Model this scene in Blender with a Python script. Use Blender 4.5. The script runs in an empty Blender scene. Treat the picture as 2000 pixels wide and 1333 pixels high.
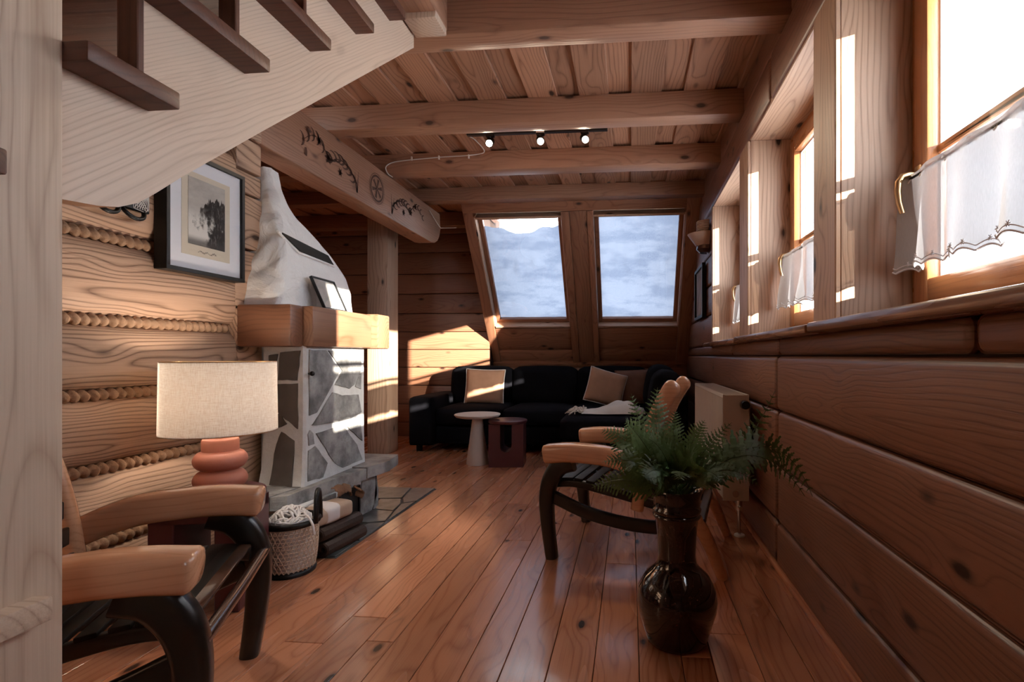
import bpy, bmesh, math, random
from mathutils import Vector, Matrix, noise
PI = math.pi
RND = random.Random(11)
SC = bpy.context.scene
COL = SC.collection

# ------------------------------------------------------------------ camera, sky, sun, exposure
cam_d = bpy.data.cameras.new('camera'); cam = bpy.data.objects.new('camera', cam_d); COL.objects.link(cam)
cam_d.sensor_width = 36.0; cam_d.lens = 18.0
cam_d.shift_x = -0.07; cam_d.shift_y = 0.01425
cam_d.clip_start = 0.02
cam.location = (0, 0, 1.0); cam.rotation_euler = (PI/2, 0, math.atan(0.09))
SC.camera = cam

world = bpy.data.worlds.new('world'); SC.world = world; world.use_nodes = True
wb = world.node_tree.nodes['Background']
wb.inputs[0].default_value = (0.84, 0.91, 1.0, 1); wb.inputs[1].default_value = 9.5

sun_d = bpy.data.lights.new('sun', 'SUN'); sun = bpy.data.objects.new('sun', sun_d); COL.objects.link(sun)
sun_d.energy = 38; sun_d.angle = math.radians(0.6); sun_d.color = (1.0, 0.90, 0.76)
SUN = Vector((-1.34, 1.0, -0.345)).normalized()
sun.rotation_euler = SUN.to_track_quat('-Z', 'Y').to_euler()

vs = SC.view_settings
vs.view_transform = 'Standard'; vs.look = 'None'; vs.exposure = 0.0; vs.gamma = 1.0; vs.use_curve_mapping = False
SC.display_settings.display_device = 'sRGB'
SC.cycles.max_bounces = 8; SC.cycles.diffuse_bounces = 5; SC.cycles.glossy_bounces = 3; SC.cycles.use_adaptive_sampling = True; SC.cycles.adaptive_threshold = .03; SC.cycles.transparent_max_bounces = 16
SC.cycles.caustics_reflective = False; SC.cycles.caustics_refractive = False
SC.cycles.sample_clamp_indirect = 6.0
SC.cycles.use_denoising = True

# ------------------------------------------------------------------ node helpers
class NT:
    def __init__(s, name):
        s.m = bpy.data.materials.new(name); s.m.use_nodes = True
        s.t = s.m.node_tree; s.n = s.t.nodes; s.n.clear()
        s.out = s.n.new('ShaderNodeOutputMaterial')
    def put(s, sock, v):
        if isinstance(v, bpy.types.NodeSocket): s.t.links.new(v, sock)
        elif v is not None:
            if isinstance(v, (tuple, list)) and len(v) == 3 and sock.type == 'RGBA': v = (*v, 1)
            sock.default_value = v
    def node(s, typ, ins=None, **kw):
        n = s.n.new(typ)
        for k, v in kw.items(): setattr(n, k, v)
        for k, v in (ins or {}).items(): s.put(n.inputs[k], v)
        return n
    def ma(s, op, a, b=None, c=None, clamp=False):
        n = s.node('ShaderNodeMath', operation=op, use_clamp=clamp)
        for i, v in enumerate((a, b, c)):
            if v is not None: s.put(n.inputs[i], v)
        return n.outputs[0]
    def vm(s, op, a, b=None):
        n = s.node('ShaderNodeVectorMath', operation=op)
        s.put(n.inputs[0], a)
        if b is not None: s.put(n.inputs[1], b)
        return n.outputs[1] if op in ('LENGTH', 'DISTANCE', 'DOT_PRODUCT') else n.outputs[0]
    def mix(s, f, a, b, blend='MIX'):
        n = s.node('ShaderNodeMix', data_type='RGBA', blend_type=blend)
        s.put(n.inputs[0], f); s.put(n.inputs[6], a); s.put(n.inputs[7], b)
        return n.outputs[2]
    def noise(s, v, scale, detail=2, rough=.5, dist=0):
        n = s.node('ShaderNodeTexNoise', {'Scale': scale, 'Detail': detail, 'Roughness': rough, 'Distortion': dist})
        if v is not None: s.put(n.inputs['Vector'], v)
        return n.outputs['Fac']
    def ramp(s, v, a, b, lo=0., hi=1.):
        n = s.node('ShaderNodeMapRange', {'Value': v, 'From Min': a, 'From Max': b, 'To Min': lo, 'To Max': hi}, interpolation_type='SMOOTHSTEP')
        return n.outputs[0]
    def coord(s, which='Object'): return s.node('ShaderNodeTexCoord').outputs[which]
    def xyz(s, v):
        n = s.node('ShaderNodeSeparateXYZ'); s.put(n.inputs[0], v); return n.outputs
    def comb(s, x, y, z):
        n = s.node('ShaderNodeCombineXYZ'); s.put(n.inputs[0], x); s.put(n.inputs[1], y); s.put(n.inputs[2], z); return n.outputs[0]
    def bump(s, h, strength=.3, dist=.01):
        return s.node('ShaderNodeBump', {'Height': h, 'Strength': strength, 'Distance': dist}).outputs[0]
    def rand(s): return s.node('ShaderNodeObjectInfo').outputs['Random']
    def bsdf(s, col, rough=.5, metal=0., normal=None, **kw):
        ins = {'Base Color': col, 'Roughness': rough, 'Metallic': metal}
        if normal is not None: ins['Normal'] = normal
        n = s.node('ShaderNodeBsdfPrincipled', ins)
        for k, v in kw.items(): s.put(n.inputs[k.replace('_', ' ')], v)
        return n.outputs[0]
    def done(s, sh): s.t.links.new(sh, s.out.inputs['Surface']); return s.m

def pine(name, light, dark, knotc, rough=.45, freq=62., ringc=.6, knots=1., bump=.25, var=.25, coat=0., groove=0.):
    """softwood: growth rings about a wandering pith, fine streaks and dark knots; grain runs along the object's local X"""
    t = NT(name); rnd = t.rand()
    off = t.comb(t.ma('MULTIPLY', rnd, 41.3), t.ma('MULTIPLY', rnd, 17.7), t.ma('MULTIPLY', rnd, 29.1))
    p = t.vm('ADD', t.coord(), off)
    o = t.xyz(t.coord())
    vor = t.node('ShaderNodeTexVoronoi', {'Vector': t.vm('MULTIPLY', p, (3.0, 6.6, 6.6)), 'Scale': 1.0, 'Randomness': 1.0})
    d = vor.outputs['Distance']
    bulge = t.ramp(d, .5, 0., 0., 1.)
    low = t.noise(t.vm('MULTIPLY', p, (.75, 3.5, 3.5)), 1.0, 2, .5)
    oy = t.ma('MULTIPLY', t.ma('SUBTRACT', t.ma('FRACT', t.ma('MULTIPLY', rnd, 7.31)), .5), .14)
    oz = t.ma('ADD', .035, t.ma('MULTIPLY', t.ma('FRACT', t.ma('MULTIPLY', rnd, 3.77)), .06))
    r = t.vm('LENGTH', t.comb(0., t.ma('ADD', o[1], oy), t.ma('ADD', o[2], oz)))
    r = t.ma('ADD', r, t.ma('MULTIPLY', low, .17))
    r = t.ma('ADD', r, t.ma('MULTIPLY', bulge, .028 * knots))
    ring = t.ma('POWER', t.ma('PINGPONG', t.ma('MULTIPLY', r, freq*2.3), 1.0), 3.4)
    fine = t.noise(t.vm('MULTIPLY', p, (3.5, 190, 190)), 1.0, 1, .6)
    tone = t.noise(t.vm('MULTIPLY', p, (1.6, 11, 11)), 1.0, 1, .5)
    f = t.ma('ADD', t.ma('MULTIPLY', ring, ringc), t.ma('MULTIPLY', t.ma('SUBTRACT', fine, .5), .8))
    f = t.ma('ADD', f, t.ma('MULTIPLY', t.ma('SUBTRACT', tone, .5), .5), clamp=True)
    col = t.mix(f, light, dark)
    edge = t.ma('ADD', d, t.ma('MULTIPLY', t.ma('SUBTRACT', fine, .5), .05))
    k1 = t.ma('MULTIPLY', t.ramp(edge, .17, .08), .7 * min(1, knots)); k2 = t.ma('MULTIPLY', t.ramp(edge, .10, .065), min(1, knots))
    col = t.mix(k1, col, tuple(c * .55 for c in dark)); col = t.mix(k2, col, knotc)
    v = t.ma('ADD', 1. - var * .5, t.ma('MULTIPLY', t.ma('FRACT', t.ma('MULTIPLY', rnd, 13.17)), var))
    hs = t.node('ShaderNodeHueSaturation', {'Value': v, 'Color': col}).outputs[0]
    h = t.ma('ADD', t.ma('MULTIPLY', ring, -.6), t.ma('ADD', fine, t.ma('MULTIPLY', k1, -1.2)))
    nr = t.bump(h, bump, .0016)
    rg = t.ma('ADD', rough, t.ma('MULTIPLY', t.ma('SUBTRACT', tone, .5), .18))
    return t.done(t.bsdf(hs, rg, 0, nr, Coat_Weight=coat, Coat_Roughness=.12))

def plain(name, col, rough=.5, metal=0., bumpscale=0, bumpstr=.2, var=0., spec=.5, coat=0., varscale=6.):
    t = NT(name); c = col; n = None
    co = t.coord()
    if var: c = t.mix(t.noise(co, varscale, 4, .6), tuple(x * (1 - var) for x in col), tuple(min(1, x * (1 + var)) for x in col))
    if bumpscale: n = t.bump(t.noise(co, bumpscale, 4, .6), bumpstr, .004)
    return t.done(t.bsdf(c, rough, metal, n, Specular_IOR_Level=spec, Coat_Weight=coat))

def glassmat(name, tint=(1, 1, 1), refl=.07, rough=.02):
    t = NT(name)
    fc = t.node('ShaderNodeLayerWeight', {'Blend': .5}).outputs['Facing']
    fr = t.ma('ADD', refl*.5, t.ma('MULTIPLY', t.ma('POWER', fc, 4.), .45))
    a = t.node('ShaderNodeBsdfTransparent', {'Color': tint}).outputs[0]
    b = t.node('ShaderNodeBsdfGlossy', {'Color': (1, 1, 1), 'Roughness': rough}).outputs[0]
    mx = t.node('ShaderNodeMixShader', {0: fr}); t.put(mx.inputs[1], a); t.put(mx.inputs[2], b)
    return t.done(mx.outputs[0])

def emit(name, col, s):
    t = NT(name); return t.done(t.node('ShaderNodeEmission', {'Color': col, 'Strength': s}).outputs[0])

KN = (.035, .016, .010)
M = {}
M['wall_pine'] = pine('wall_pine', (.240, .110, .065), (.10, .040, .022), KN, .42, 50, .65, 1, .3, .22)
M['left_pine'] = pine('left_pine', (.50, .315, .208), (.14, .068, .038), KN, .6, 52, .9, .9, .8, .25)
M['back_pine'] = pine('back_pine', (.35, .160, .090), (.15, .056, .029), KN, .45, 46, .55, 1, .25, .25)
M['ceil_pine'] = pine('ceil_pine', (.43, .225, .138), (.16, .064, .034), KN, .5, 44, .7, 1.1, .25, .36)
M['beam_pine'] = pine('beam_pine', (.37, .190, .115), (.16, .066, .036), KN, .5, 46, .5, .8, .3, .15)
M['floor_pine'] = pine('floor_pine', (.50, .212, .112), (.24, .080, .038), KN, .26, 46, .6, 1, .12, .34, .3)
M['pale_pine'] = pine('pale_pine', (.64, .485, .365), (.38, .245, .165), KN, .5, 48, .6, .6, .3, .1)
M['jamb_pine'] = pine('jamb_pine', (.52, .34, .23), (.25, .135, .08), KN, .5, 44, .65, 1, .3, .12)
M['ash'] = pine('ash', (.74, .555, .42), (.50, .335, .23), (.3, .18, .11), .42, 95, .5, .15, .2, .05)
M['tread_wood'] = pine('tread_wood', (.135, .052, .029), (.062, .022, .013), (.02, .01, .006), .5, 50, .6, .2, .2, .15)
M['frame_wood'] = pine('frame_wood', (.42, .17, .065), (.25, .085, .03), (.05, .02, .01), .3, 60, .4, .2, .15, .1, .3)
M['sill_wood'] = pine('sill_wood', (.25, .125, .07), (.13, .06, .033), KN, .28, 50, .5, .4, .2, .1, .2)
M['seam'] = plain('seam', (.035, .017, .010), .9)
M['dark_board'] = plain('dark_board', (.10, .05, .03), .8, var=.3)
M['snow'] = plain('snow', (.86, .90, .95), .7, bumpscale=12, bumpstr=.5)
M['glass'] = glassmat('glass')

# ------------------------------------------------------------------ mesh helpers
def nb(): return bmesh.new()
def box(bm, x0, x1, y0, y1, z0, z1, bev=0, seg=1, mat=None):
    m = Matrix.Translation(((x0+x1)/2, (y0+y1)/2, (z0+z1)/2)) @ Matrix.Diagonal((x1-x0, y1-y0, z1-z0, 1))
    r = bmesh.ops.create_cube(bm, size=1, matrix=m)
    vsn = r['verts']
    if bev:
        es = list({e for v in vsn for e in v.link_edges})
        r2 = bmesh.ops.bevel(bm, geom=es, offset=bev, segments=seg, profile=.5, affect='EDGES')
        vsn = list({v for f in r2['faces'] for v in f.verts} | {v for v in vsn if v.is_valid})
    if mat is not None: bmesh.ops.transform(bm, matrix=mat, verts=vsn)
    return vsn
def tube(bm, pts, r, n=8, cap=True, closed=False, flat=None):
    pts = [Vector(p) for p in pts]; k = len(pts); rings = []
    rs = r if isinstance(r, (list, tuple)) else [r] * k
    up = None
    for i, p in enumerate(pts):
        a = pts[(i-1) % k] if (i or closed) else pts[0]; b = pts[(i+1) % k] if (i < k-1 or closed) else pts[-1]
        d = (b - a).normalized() if (b-a).length > 1e-9 else Vector((0, 0, 1))
        if up is None:
            up = Vector((0, 0, 1)) if abs(d.z) < .9 else Vector((1, 0, 0))
        s = d.cross(up).normalized(); up = s.cross(d).normalized()
        ring = []
        for j in range(n):
            an = 2*PI*j/n
            ring.append(bm.verts.new(p + (s*math.cos(an) + up*math.sin(an)*(flat or 1)) * rs[i]))
        rings.append(ring)
    m = k if closed else k-1
    for i in range(m):
        A, B = rings[i], rings[(i+1) % k]
        for j in range(n): bm.faces.new((A[j], A[(j+1) % n], B[(j+1) % n], B[j]))
    if cap and not closed:
        bm.faces.new(rings[0][::-1]); bm.faces.new(rings[-1])
def cyl(bm, p0, p1, r0, r1=None, n=16): tube(bm, [p0, p1], [r0, r0 if r1 is None else r1], n)
def lathe(bm, prof, n=32, cx=0, cy=0, cap=True):
    rings = [[bm.verts.new((cx + r*math.cos(2*PI*j/n), cy + r*math.sin(2*PI*j/n), z)) for j in range(n)] for r, z in prof]
    for A, B in zip(rings, rings[1:]):
        for j in range(n): bm.faces.new((A[j], A[(j+1) % n], B[(j+1) % n], B[j]))
    if cap: bm.faces.new(rings[0][::-1]); bm.faces.new(rings[-1])
def prism(bm, pts, vec, bev=0, seg=1):
    vec = Vector(vec)
    a = [bm.verts.new(p) for p in pts]; b = [bm.verts.new(Vector(p) + vec) for p in pts]; n = len(a)
    fs = [bm.faces.new(a), bm.faces.new(b[::-1])]
    for i in range(n): fs.append(bm.faces.new((a[i], b[i], b[(i+1) % n], a[(i+1) % n])))
    if bev:
        es = list({e for f in fs for e in f.edges})
        bmesh.ops.bevel(bm, geom=es, offset=bev, segments=seg, profile=.5, affect='EDGES')
def sheet(bm, fn, nu, nv, closed_u=False):
    g = [[bm.verts.new(fn(i/nu, j/nv)) for j in range(nv+1)] for i in range(nu + (0 if closed_u else 1))]
    k = len(g)
    for i in range(nu):
        for j in range(nv): bm.faces.new((g[i][j], g[(i+1) % k][j], g[(i+1) % k][j+1], g[i][j+1]))
    return g
def finish(bm, name, smooth):
    bmesh.ops.recalc_face_normals(bm, faces=bm.faces)
    me = bpy.data.meshes.new(name); bm.to_mesh(me); bm.free()
    if smooth:
        me.polygons.foreach_set('use_smooth', [True]*len(me.polygons))
        if smooth is not True: me.set_sharp_from_angle(angle=math.radians(smooth))
    return me
def ob(name, bm, mat, parent=None, loc=(0, 0, 0), rot=(0, 0, 0), smooth=False):
    me = finish(bm, name, smooth) if isinstance(bm, bmesh.types.BMesh) else bm
    if mat is not None and not me.materials: me.materials.append(M[mat])
    o = bpy.data.objects.new(name, me); COL.objects.link(o)
    o.location = loc; o.rotation_euler = rot; o.parent = parent
    return o
def tag(o, label, cat, group=None):
    o['label'] = label; o['category'] = cat
    if group: o['group'] = group
    return o
def thing(name, label, cat, loc=(0, 0, 0), rotz=0, group=None):
    o = bpy.data.objects.new(name, None); COL.objects.link(o); o.empty_display_size = .1
    o.location = loc; o.rotation_euler = (0, 0, rotz)
    return tag(o, label, cat, group)
def struct(name, bm, mat, label=None, **kw):
    o = ob(name, bm, mat, **kw); o['kind'] = 'structure'
    if label: o['label'] = label
    return o
_pc = {}
def plank(name, parent, mat, e, axis='X', bev=.003, seg=1):
    x0, x1, y0, y1, z0, z1 = e; dx, dy, dz = x1-x0, y1-y0, z1-z0
    if axis == 'X': L, rot = (dx, dy, dz), (0, 0, 0)
    elif axis == 'Y': L, rot = (dy, dx, dz), (0, 0, PI/2)
    else: L, rot = (dz, dy, dx), (0, -PI/2, 0)
    key = (tuple(round(v, 4) for v in L), bev, seg, mat)
    if key not in _pc:
        bm = nb(); a, b, c = (v/2 for v in L); box(bm, -a, a, -b, b, -c, c, bev, seg); _pc[key] = finish(bm, name, 35 if seg > 1 else False)
    return ob(name, _pc[key], mat, parent, ((x0+x1)/2, (y0+y1)/2, (z0+z1)/2), rot)
def copytree(o, parent=None):
    c = o.copy(); COL.objects.link(c); c.parent = parent
    for ch in list(o.children): copytree(ch, c)
    return c
M['brass'] = plain('brass', (.62, .43, .24), .28, 1.0)
M['steel'] = plain('steel', (.55, .56, .58), .35, .9)
M['wall_plain'] = M['wall_pine']
M['rope'] = plain('rope', (.33, .195, .115), .8, bumpscale=90, bumpstr=.8, var=.45, varscale=60)
t = NT('snow_pane'); co = t.coord(); o3 = t.xyz(co)
bw = t.ramp(o3[1], .55, 1.9); gr = t.noise(co, 160, 3, .7); cl = t.noise(t.vm('MULTIPLY', co, (1., 2.6, 1.)), 2.2, 4, .6)
dark = t.ma('ADD', t.ma('MULTIPLY', t.ramp(cl, .42, .62), .5), t.ma('MULTIPLY', t.ramp(gr, .42, .72), .45))
col = t.mix(dark, (.86, .90, .97), (.40, .47, .60))
tr = t.node('ShaderNodeBsdfTranslucent', {'Color': t.mix(1., col, (.115, .122, .138), 'MULTIPLY')}).outputs[0]
df = t.node('ShaderNodeBsdfDiffuse', {'Color': (.5, .55, .6)}).outputs[0]
ad = t.node('ShaderNodeAddShader'); t.put(ad.inputs[0], tr); t.put(ad.inputs[1], df)
M['snow_pane'] = t.done(tr)
# ================================================================== THE ROOM
XR, XL, YB = 0.70, -2.00, 6.35          # right wall face, left log wall face, end wall
YR = -2.8                                # wall behind the camera
# ---- floor
bm = nb(); box(bm, -4.7, 1.05, YR-.1, YB+.1, -.10, -.022); floor = struct('floor', bm, 'seam')
x = -4.62; i = 0
wid = [.145, .145, .14, .10, .145, .15, .12, .145]
while x < XR + .04:
    w = wid[i % 8]; y = YR - RND.random()*1.4; i += 1
    while y < YB:
        L = 1.3 + RND.random()*1.7
        y1 = min(y+L, YB)
        y0 = max(y, YR)
        if y1 - y0 > .12 and y1 > YR: plank('plank', floor, 'floor_pine', (x+.0012, x+w-.0012, y0+.0012, y1-.0012, -.024, 0.), 'Y', .0015)
        y += L
    x += w
# ---- ceiling: boards along the room, alternately lapped, on cross beams
ZC, ZB = 2.66, 2.50
bm = nb(); box(bm, -.86, 1.05, YR, 2.5, ZC+.05, ZC+.1); box(bm, -4.7, -1.72, 2.30, YB+.1, ZC+.05, ZC+.1); box(bm, -1.72, 1.05, 2.30, 5.06, ZC+.05, ZC+.1); ceiling = struct('ceiling', bm, 'seam')
x = -4.6; i = 0
while x < XR + .02:
    w = .165; up = i % 2; z = ZC + (.020 if up else 0.); ov = 0 if up else .012
    y1 = YB
    if x > -1.72: y1 = 5.06
    y0 = YR if x > -.9 else 2.36
    plank('board', ceiling, 'ceil_pine', (x-ov, x+w+ov, y0 + RND.random()*.02, y1, z, z+.022), 'Y', .003)
    x += w; i += 1
def beam(e, nm='beam', mt='beam_pine'): return plank(nm, ceiling, mt, e, 'X', .014, 2)
beam((-2.2, XR+.02, 2.31, 2.45, ZB-.01, ZC+.004))
beam((-4.6, XR+.02, 3.245, 3.385, ZB, ZC+.004))
beam((-4.6, XR+.02, 4.06, 4.215, ZB+.005, ZC+.004))
beam((-4.6, XR+.02, 4.92, 5.05, ZB+.03, ZC+.004))
beam((-4.6, -1.72, 5.75, 5.89, ZB, ZC+.004))
for y in (1.38, .45, -.48, -1.41): beam((-.84, XR+.02, y, y+.14, ZB, ZC+.004))
plank('trimmer_beam', ceiling, 'beam_pine', (-.98, -.84, YR, 2.31, ZB, ZC+.1), 'Y', .012, 2)
# the stairwell above, closed in dark boards
bm = nb()
box(bm, -2.3, -2.05, YR, 2.6, 2.6, 4.4); box(bm, -.9, -.86, YR, 2.5, ZC+.1, 4.4); box(bm, -2.3, -.86, 2.45, 2.5, ZC, 4.4)
box(bm, -2.3, -.86, YR-.1, YR, 2.6, 4.4); box(bm, -2.3, -.86, YR, 2.5, 4.4, 4.45)
struct('wall_stairwell', bm, 'dark_board')
# ---- right wall: squared logs, three window openings
bm = nb()
W = [(.70, 1.776), (1.98, 3.05), (3.27, 4.365)]          # openings along Y
ZS, ZL = 1.113, 2.25                                    # sill, lintel
box(bm, XR+.03, 1.02, YR, YB+.1, -.1, ZS-.03); box(bm, XR+.03, 1.02, YR, YB+.1, ZL+.03, ZC+.1)
W0 = (-2.35, -1.10)                                     # added window, out of view behind the viewer, to light the stair
ys = [YR, *W0] + [v for w in W for v in w] + [YB+.1]
for a, b in zip(ys[0::2], ys[1::2]): box(bm, XR+.03, 1.02, a+(.03 if a > YR else 0), b-.03, ZS-.03, ZL+.03)
wall_right = struct('wall_right', bm, 'seam')
zj = [-.02, .205, .473, .738, 1.0]
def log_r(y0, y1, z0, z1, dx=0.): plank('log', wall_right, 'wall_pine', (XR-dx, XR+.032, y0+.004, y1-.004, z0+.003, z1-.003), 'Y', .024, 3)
for a, b in zip(zj, zj[1:]):
    cuts = [YR, -.3, 2.52, YB] if b < 1.01 else [YR, 1.02, 2.52, YB]
    for q, (c0, c1) in enumerate(zip(cuts, cuts[1:])): log_r(c0, c1, a, b, RND.uniform(-.004, .006))
for c0, c1 in zip([YR, 1.12, 2.50, 3.62, YB], [1.12, 2.50, 3.62, YB]): log_r(c0, c1, 1.0, ZS-.027, RND.uniform(-.003, .004))
zz = [ZS-.027, 1.36, 1.62, 1.885, 2.13, ZL+.02]
for a, b in zip(zz, zz[1:]):
    log_r(W[2][1]+.045, YB, a, b); log_r(W0[1], W[0][0]-.03, a, b); log_r(YR, W0[0], a, b)
zz = [ZL-.002, 2.49]
for a, b in zip(zz, zz[1:]):
    for c0, c1 in ((YR, 1.3), (1.3, 2.60), (2.60, YB)): log_r(c0, c1, a, b, .012)
log_r(YR, YB, 2.495, ZC+.03, -.004)
# mullion posts between the windows and jamb linings
for y0, y1 in ((W[0][1], W[1][0]), (W[1][1], W[2][0])):
    plank('mullion_post', wall_right, 'jamb_pine', (XR-.018, XR+.001, y0, y1, ZS-.002, ZL), 'Z', .004)
plank('mullion_post', wall_right, 'jamb_pine', (XR-.012, XR+.001, W[2][1], W[2][1]+.045, ZS-.002, ZL), 'Z', .004)
for a, b in W:
    plank('jamb_board', wall_right, 'jamb_pine', (XR+.001, .99, a-.03, a, ZS, ZL), 'Z', .002)
    plank('jamb_board', wall_right, 'jamb_pine', (XR+.001, .99, b, b+.03, ZS, ZL), 'Z', .002)
    plank('head_board', wall_right, 'jamb_pine', (XR-.002, .99, a, b, ZL-.001, ZL+.028), 'Y', .002)
# baseboard strip
plank('baseboard_right', None, 'floor_pine', (XR-.028, XR+.0, YR, YB, 0, .022), 'Y', .006, 2)['kind'] = 'structure'
# ---- windows on the right
def casement(n, a, b, label):
    bm = nb(); fw = .06; x0, x1 = .925, .995
    box(bm, x0, x1, a, a+fw, ZS, ZL, .004); box(bm, x0, x1, b-fw, b, ZS, ZL, .004)
    box(bm, x0, x1, a+fw, b-fw, ZS, ZS+fw, .004); box(bm, x0, x1, a+fw, b-fw, ZL-fw, ZL, .004)
    w = struct('window_%d' % n, bm, 'frame_wood', label)
    s = .075; A, B_, Z0, Z1 = a+fw-.012, b-fw+.012, ZS+fw-.012, ZL-fw+.012
    xs0, xs1 = .905, .965
    for nm, e, ax in (('sash_stile', (xs0, xs1, A, A+s, Z0, Z1), 'Z'), ('sash_stile', (xs0, xs1, B_-s, B_, Z0, Z1), 'Z'),
                      ('sash_rail', (xs0, xs1, A+s, B_-s, Z0, Z0+s), 'Y'), ('sash_rail', (xs0, xs1, A+s, B_-s, Z1-s, Z1), 'Y')):
        plank(nm, w, 'frame_wood', e, ax, .006, 2)
    plank('glazing_bar', w, 'frame_wood', (.935, .985, A+s, B_-s, 1.615, 1.645), 'Y', .004)
    for xx in (.935, .957):
        bm = nb(); box(bm, xx, xx+.003, A+s-.008, B_-s+.008, Z0+s-.008, Z1-s+.008); ob('pane', bm, 'glass', w)
    bm = nb(); box(bm, .942, .952, A+s, A+s+.005, Z0+s, Z1-s); box(bm, .942, .952, B_-s-.005, B_-s, Z0+s, Z1-s); box(bm, .942, .952, A+s, B_-s, Z0+s, Z0+s+.005); box(bm, .942, .952, A+s, B_-s, Z1-s-.005, Z1-s)
    ob('glazing_spacer', bm, 'steel', w)
    # handle: rose plate, neck and a wavy lever hanging down
    h = nb(); yc, zc = B_-s*.5, 1.565
    box(h, xs0-.010, xs0, yc-.015, yc+.015, zc-.042, zc+.03, .004, 2)
    p = [(xs0-.008, yc, zc), (xs0-.030, yc, zc+.002), (xs0-.052, yc+.001, zc-.002), (xs0-.064, yc+.002, zc-.02), (xs0-.066, yc+.002, zc-.05), (xs0-.062, yc+.002, zc-.085), (xs0-.052, yc+.002, zc-.118)]
    tube(h, p, [.011, .010, .010, .010, .0095, .009, .008], 10)
    ob('handle', h, 'brass', w, smooth=40)
    hg = nb(); 
    for z in (1.28, 2.05): cyl(hg, (xs0+.004, A-.006, z), (xs0+.004, A-.006, z+.08), .008)
    ob('hinge', hg, 'brass', w, smooth=40)
    return w
for n, ((a, b), l) in enumerate(zip(W, ('casement window nearest the camera with brass handle', 'middle casement window in the log wall', 'far casement window near the sloping roof')), 1):
    casement(n, a, b, l)
casement(7, *W0, 'unseen casement window added behind the viewer for light')
# sills
for n, (y0, y1, dz) in enumerate(((.60, 1.885, 0), (1.905, 3.17, -.004), (3.185, 4.50, -.010)), 1):
    plank('trim_%d' % n, None, 'sill_wood', (XR-.075, .93, y0, y1, ZS-.03+dz, ZS+.004+dz), 'Y', .008, 2)['kind'] = 'structure'
# ---- wall behind the camera
bm = nb(); box(bm, -4.7, 1.05, YR-.12, YR, -.1, ZC+.1); struct('wall_rear', bm, 'wall_plain')
# ---- left log wall with twisted wood-wool ropes in the seams
bm = nb(); box(bm, -2.26, XL-.055, YR, 2.60, -.1, 2.75); wall_left = struct('wall_left', bm, 'seam')
zl = [-.02, .275, .565, .850, 1.137, 1.462, 1.755, 2.05, 2.345, 2.66]
for i, (a, b) in enumerate(zip(zl, zl[1:])):
    L = 2.44 - YR
    bm = nb(); h0, h1 = a + .016, b - .016; d = .052; cz = (a+b)/2; hh = (h1-h0)/2
    prof = [(-d, -hh), (-.042, -hh), (-.018, -hh+.022), (-.002, -hh+.052), (.003, 0), (-.002, hh-.052), (-.018, hh-.022), (-.042, hh), (-d, hh)]
    nx = 40; rows = []
    for k in range(nx+1):
        xx = -L/2 + L*k/nx
        rows.append([bm.verts.new((xx, -px_ + .005*noise.noise((xx*1.3, i*3.1, pz*4)), pz + .006*noise.noise((xx*.8, i*5.7, 1)))) for px_, pz in prof])
    for A, B_ in zip(rows, rows[1:]):
        for j in range(len(prof)-1): bm.faces.new((A[j], A[j+1], B_[j+1], B_[j]))
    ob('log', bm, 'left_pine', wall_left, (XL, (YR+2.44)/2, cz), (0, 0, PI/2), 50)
    if i:
        bm = nb(); y0, y1 = .85, 2.40; n = 440; pr = []
        rr, pitch, sub = .0245, .035, 12
        for k in range(n+1):
            y = y0 + (y1-y0)*k/n; ph = 2*PI*y/pitch
            wob = .0025*noise.noise((y*6, i, 0)); bead = rr*(.92 + .16*noise.noise((y*30, i*2, 5)))
            ring = []
            for j in range(sub):
                an = 2*PI*j/sub
                r = bead*(.42 + .62*abs(math.sin(ph*.5 + .45*math.sin(an)))**.8 + .05*math.cos(5*an + ph*3))
                ring.append(bm.verts.new((XL-.030 + wob + r*.95*math.cos(an), y, a + wob + r*1.05*math.sin(an))))
            pr.append(ring)
        for A, B_ in zip(pr, pr[1:]):
            for j in range(sub): bm.faces.new((A[j], A[(j+1) % sub], B_[(j+1) % sub], B_[j]))
        ob('seam_rope', bm, 'rope', wall_left, smooth=True)
# crossing log ends that finish the wall beside the fireplace
for j, (a, b) in enumerate(zip([-.02, .30, .62, .93, 1.25, 1.555, 1.845, 1.965, 2.145], [.30, .62, .93, 1.25, 1.555, 1.845, 1.965, 2.145, 2.50])):
    plank('log_end', wall_left, 'left_pine', (-2.24, XL+.002+RND.uniform(-.004, .006), 2.445+RND.uniform(-.03, .02), 2.62, a+.006, b-.006), 'Y', .008, 2)
# ---- end wall planks, annex walls
YW = 6.14
bm = nb(); box(bm, -4.7, -1.71, YW+.03, YB+.1, -.1, 2.8); box(bm, -1.66, 1.05, YB+.03, YB+.1, -.1, .9); prism(bm, [(-1.74, 6.62, .88), (-1.74, 6.62, 2.78), (-1.74, 5.19, 2.78)], (.03, 0, 0)); wall_back = struct('wall_back', bm, 'seam')
zb = [-.02, .17, .40, .63, .855, 1.075, 1.295, 1.52, 1.765, 2.01, 2.275, 2.50, 2.72]
for a, b in zip(zb, zb[1:]):
    xe = XR+.02 if b < .9 else -1.66
    plank('plank', wall_back, 'back_pine', (-4.66, -1.712, YW-RND.uniform(0, .004), YW+.032, a+.003, b-.003), 'X', .009, 2)
    if b < .9: plank('plank', wall_back, 'back_pine', (-1.71, xe, YB-RND.uniform(0, .004), YB+.032, a+.003, b-.003), 'X', .009, 2)
bm = nb(); box(bm, -4.75, -4.62, 2.4, YB+.1, -.1, 2.8); struct('wall_annex', bm, 'back_pine')
bm = nb(); box(bm, -4.7, -2.62, 2.5, 2.6, -.1, 2.8); struct('wall_partition', bm, 'back_pine')
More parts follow.
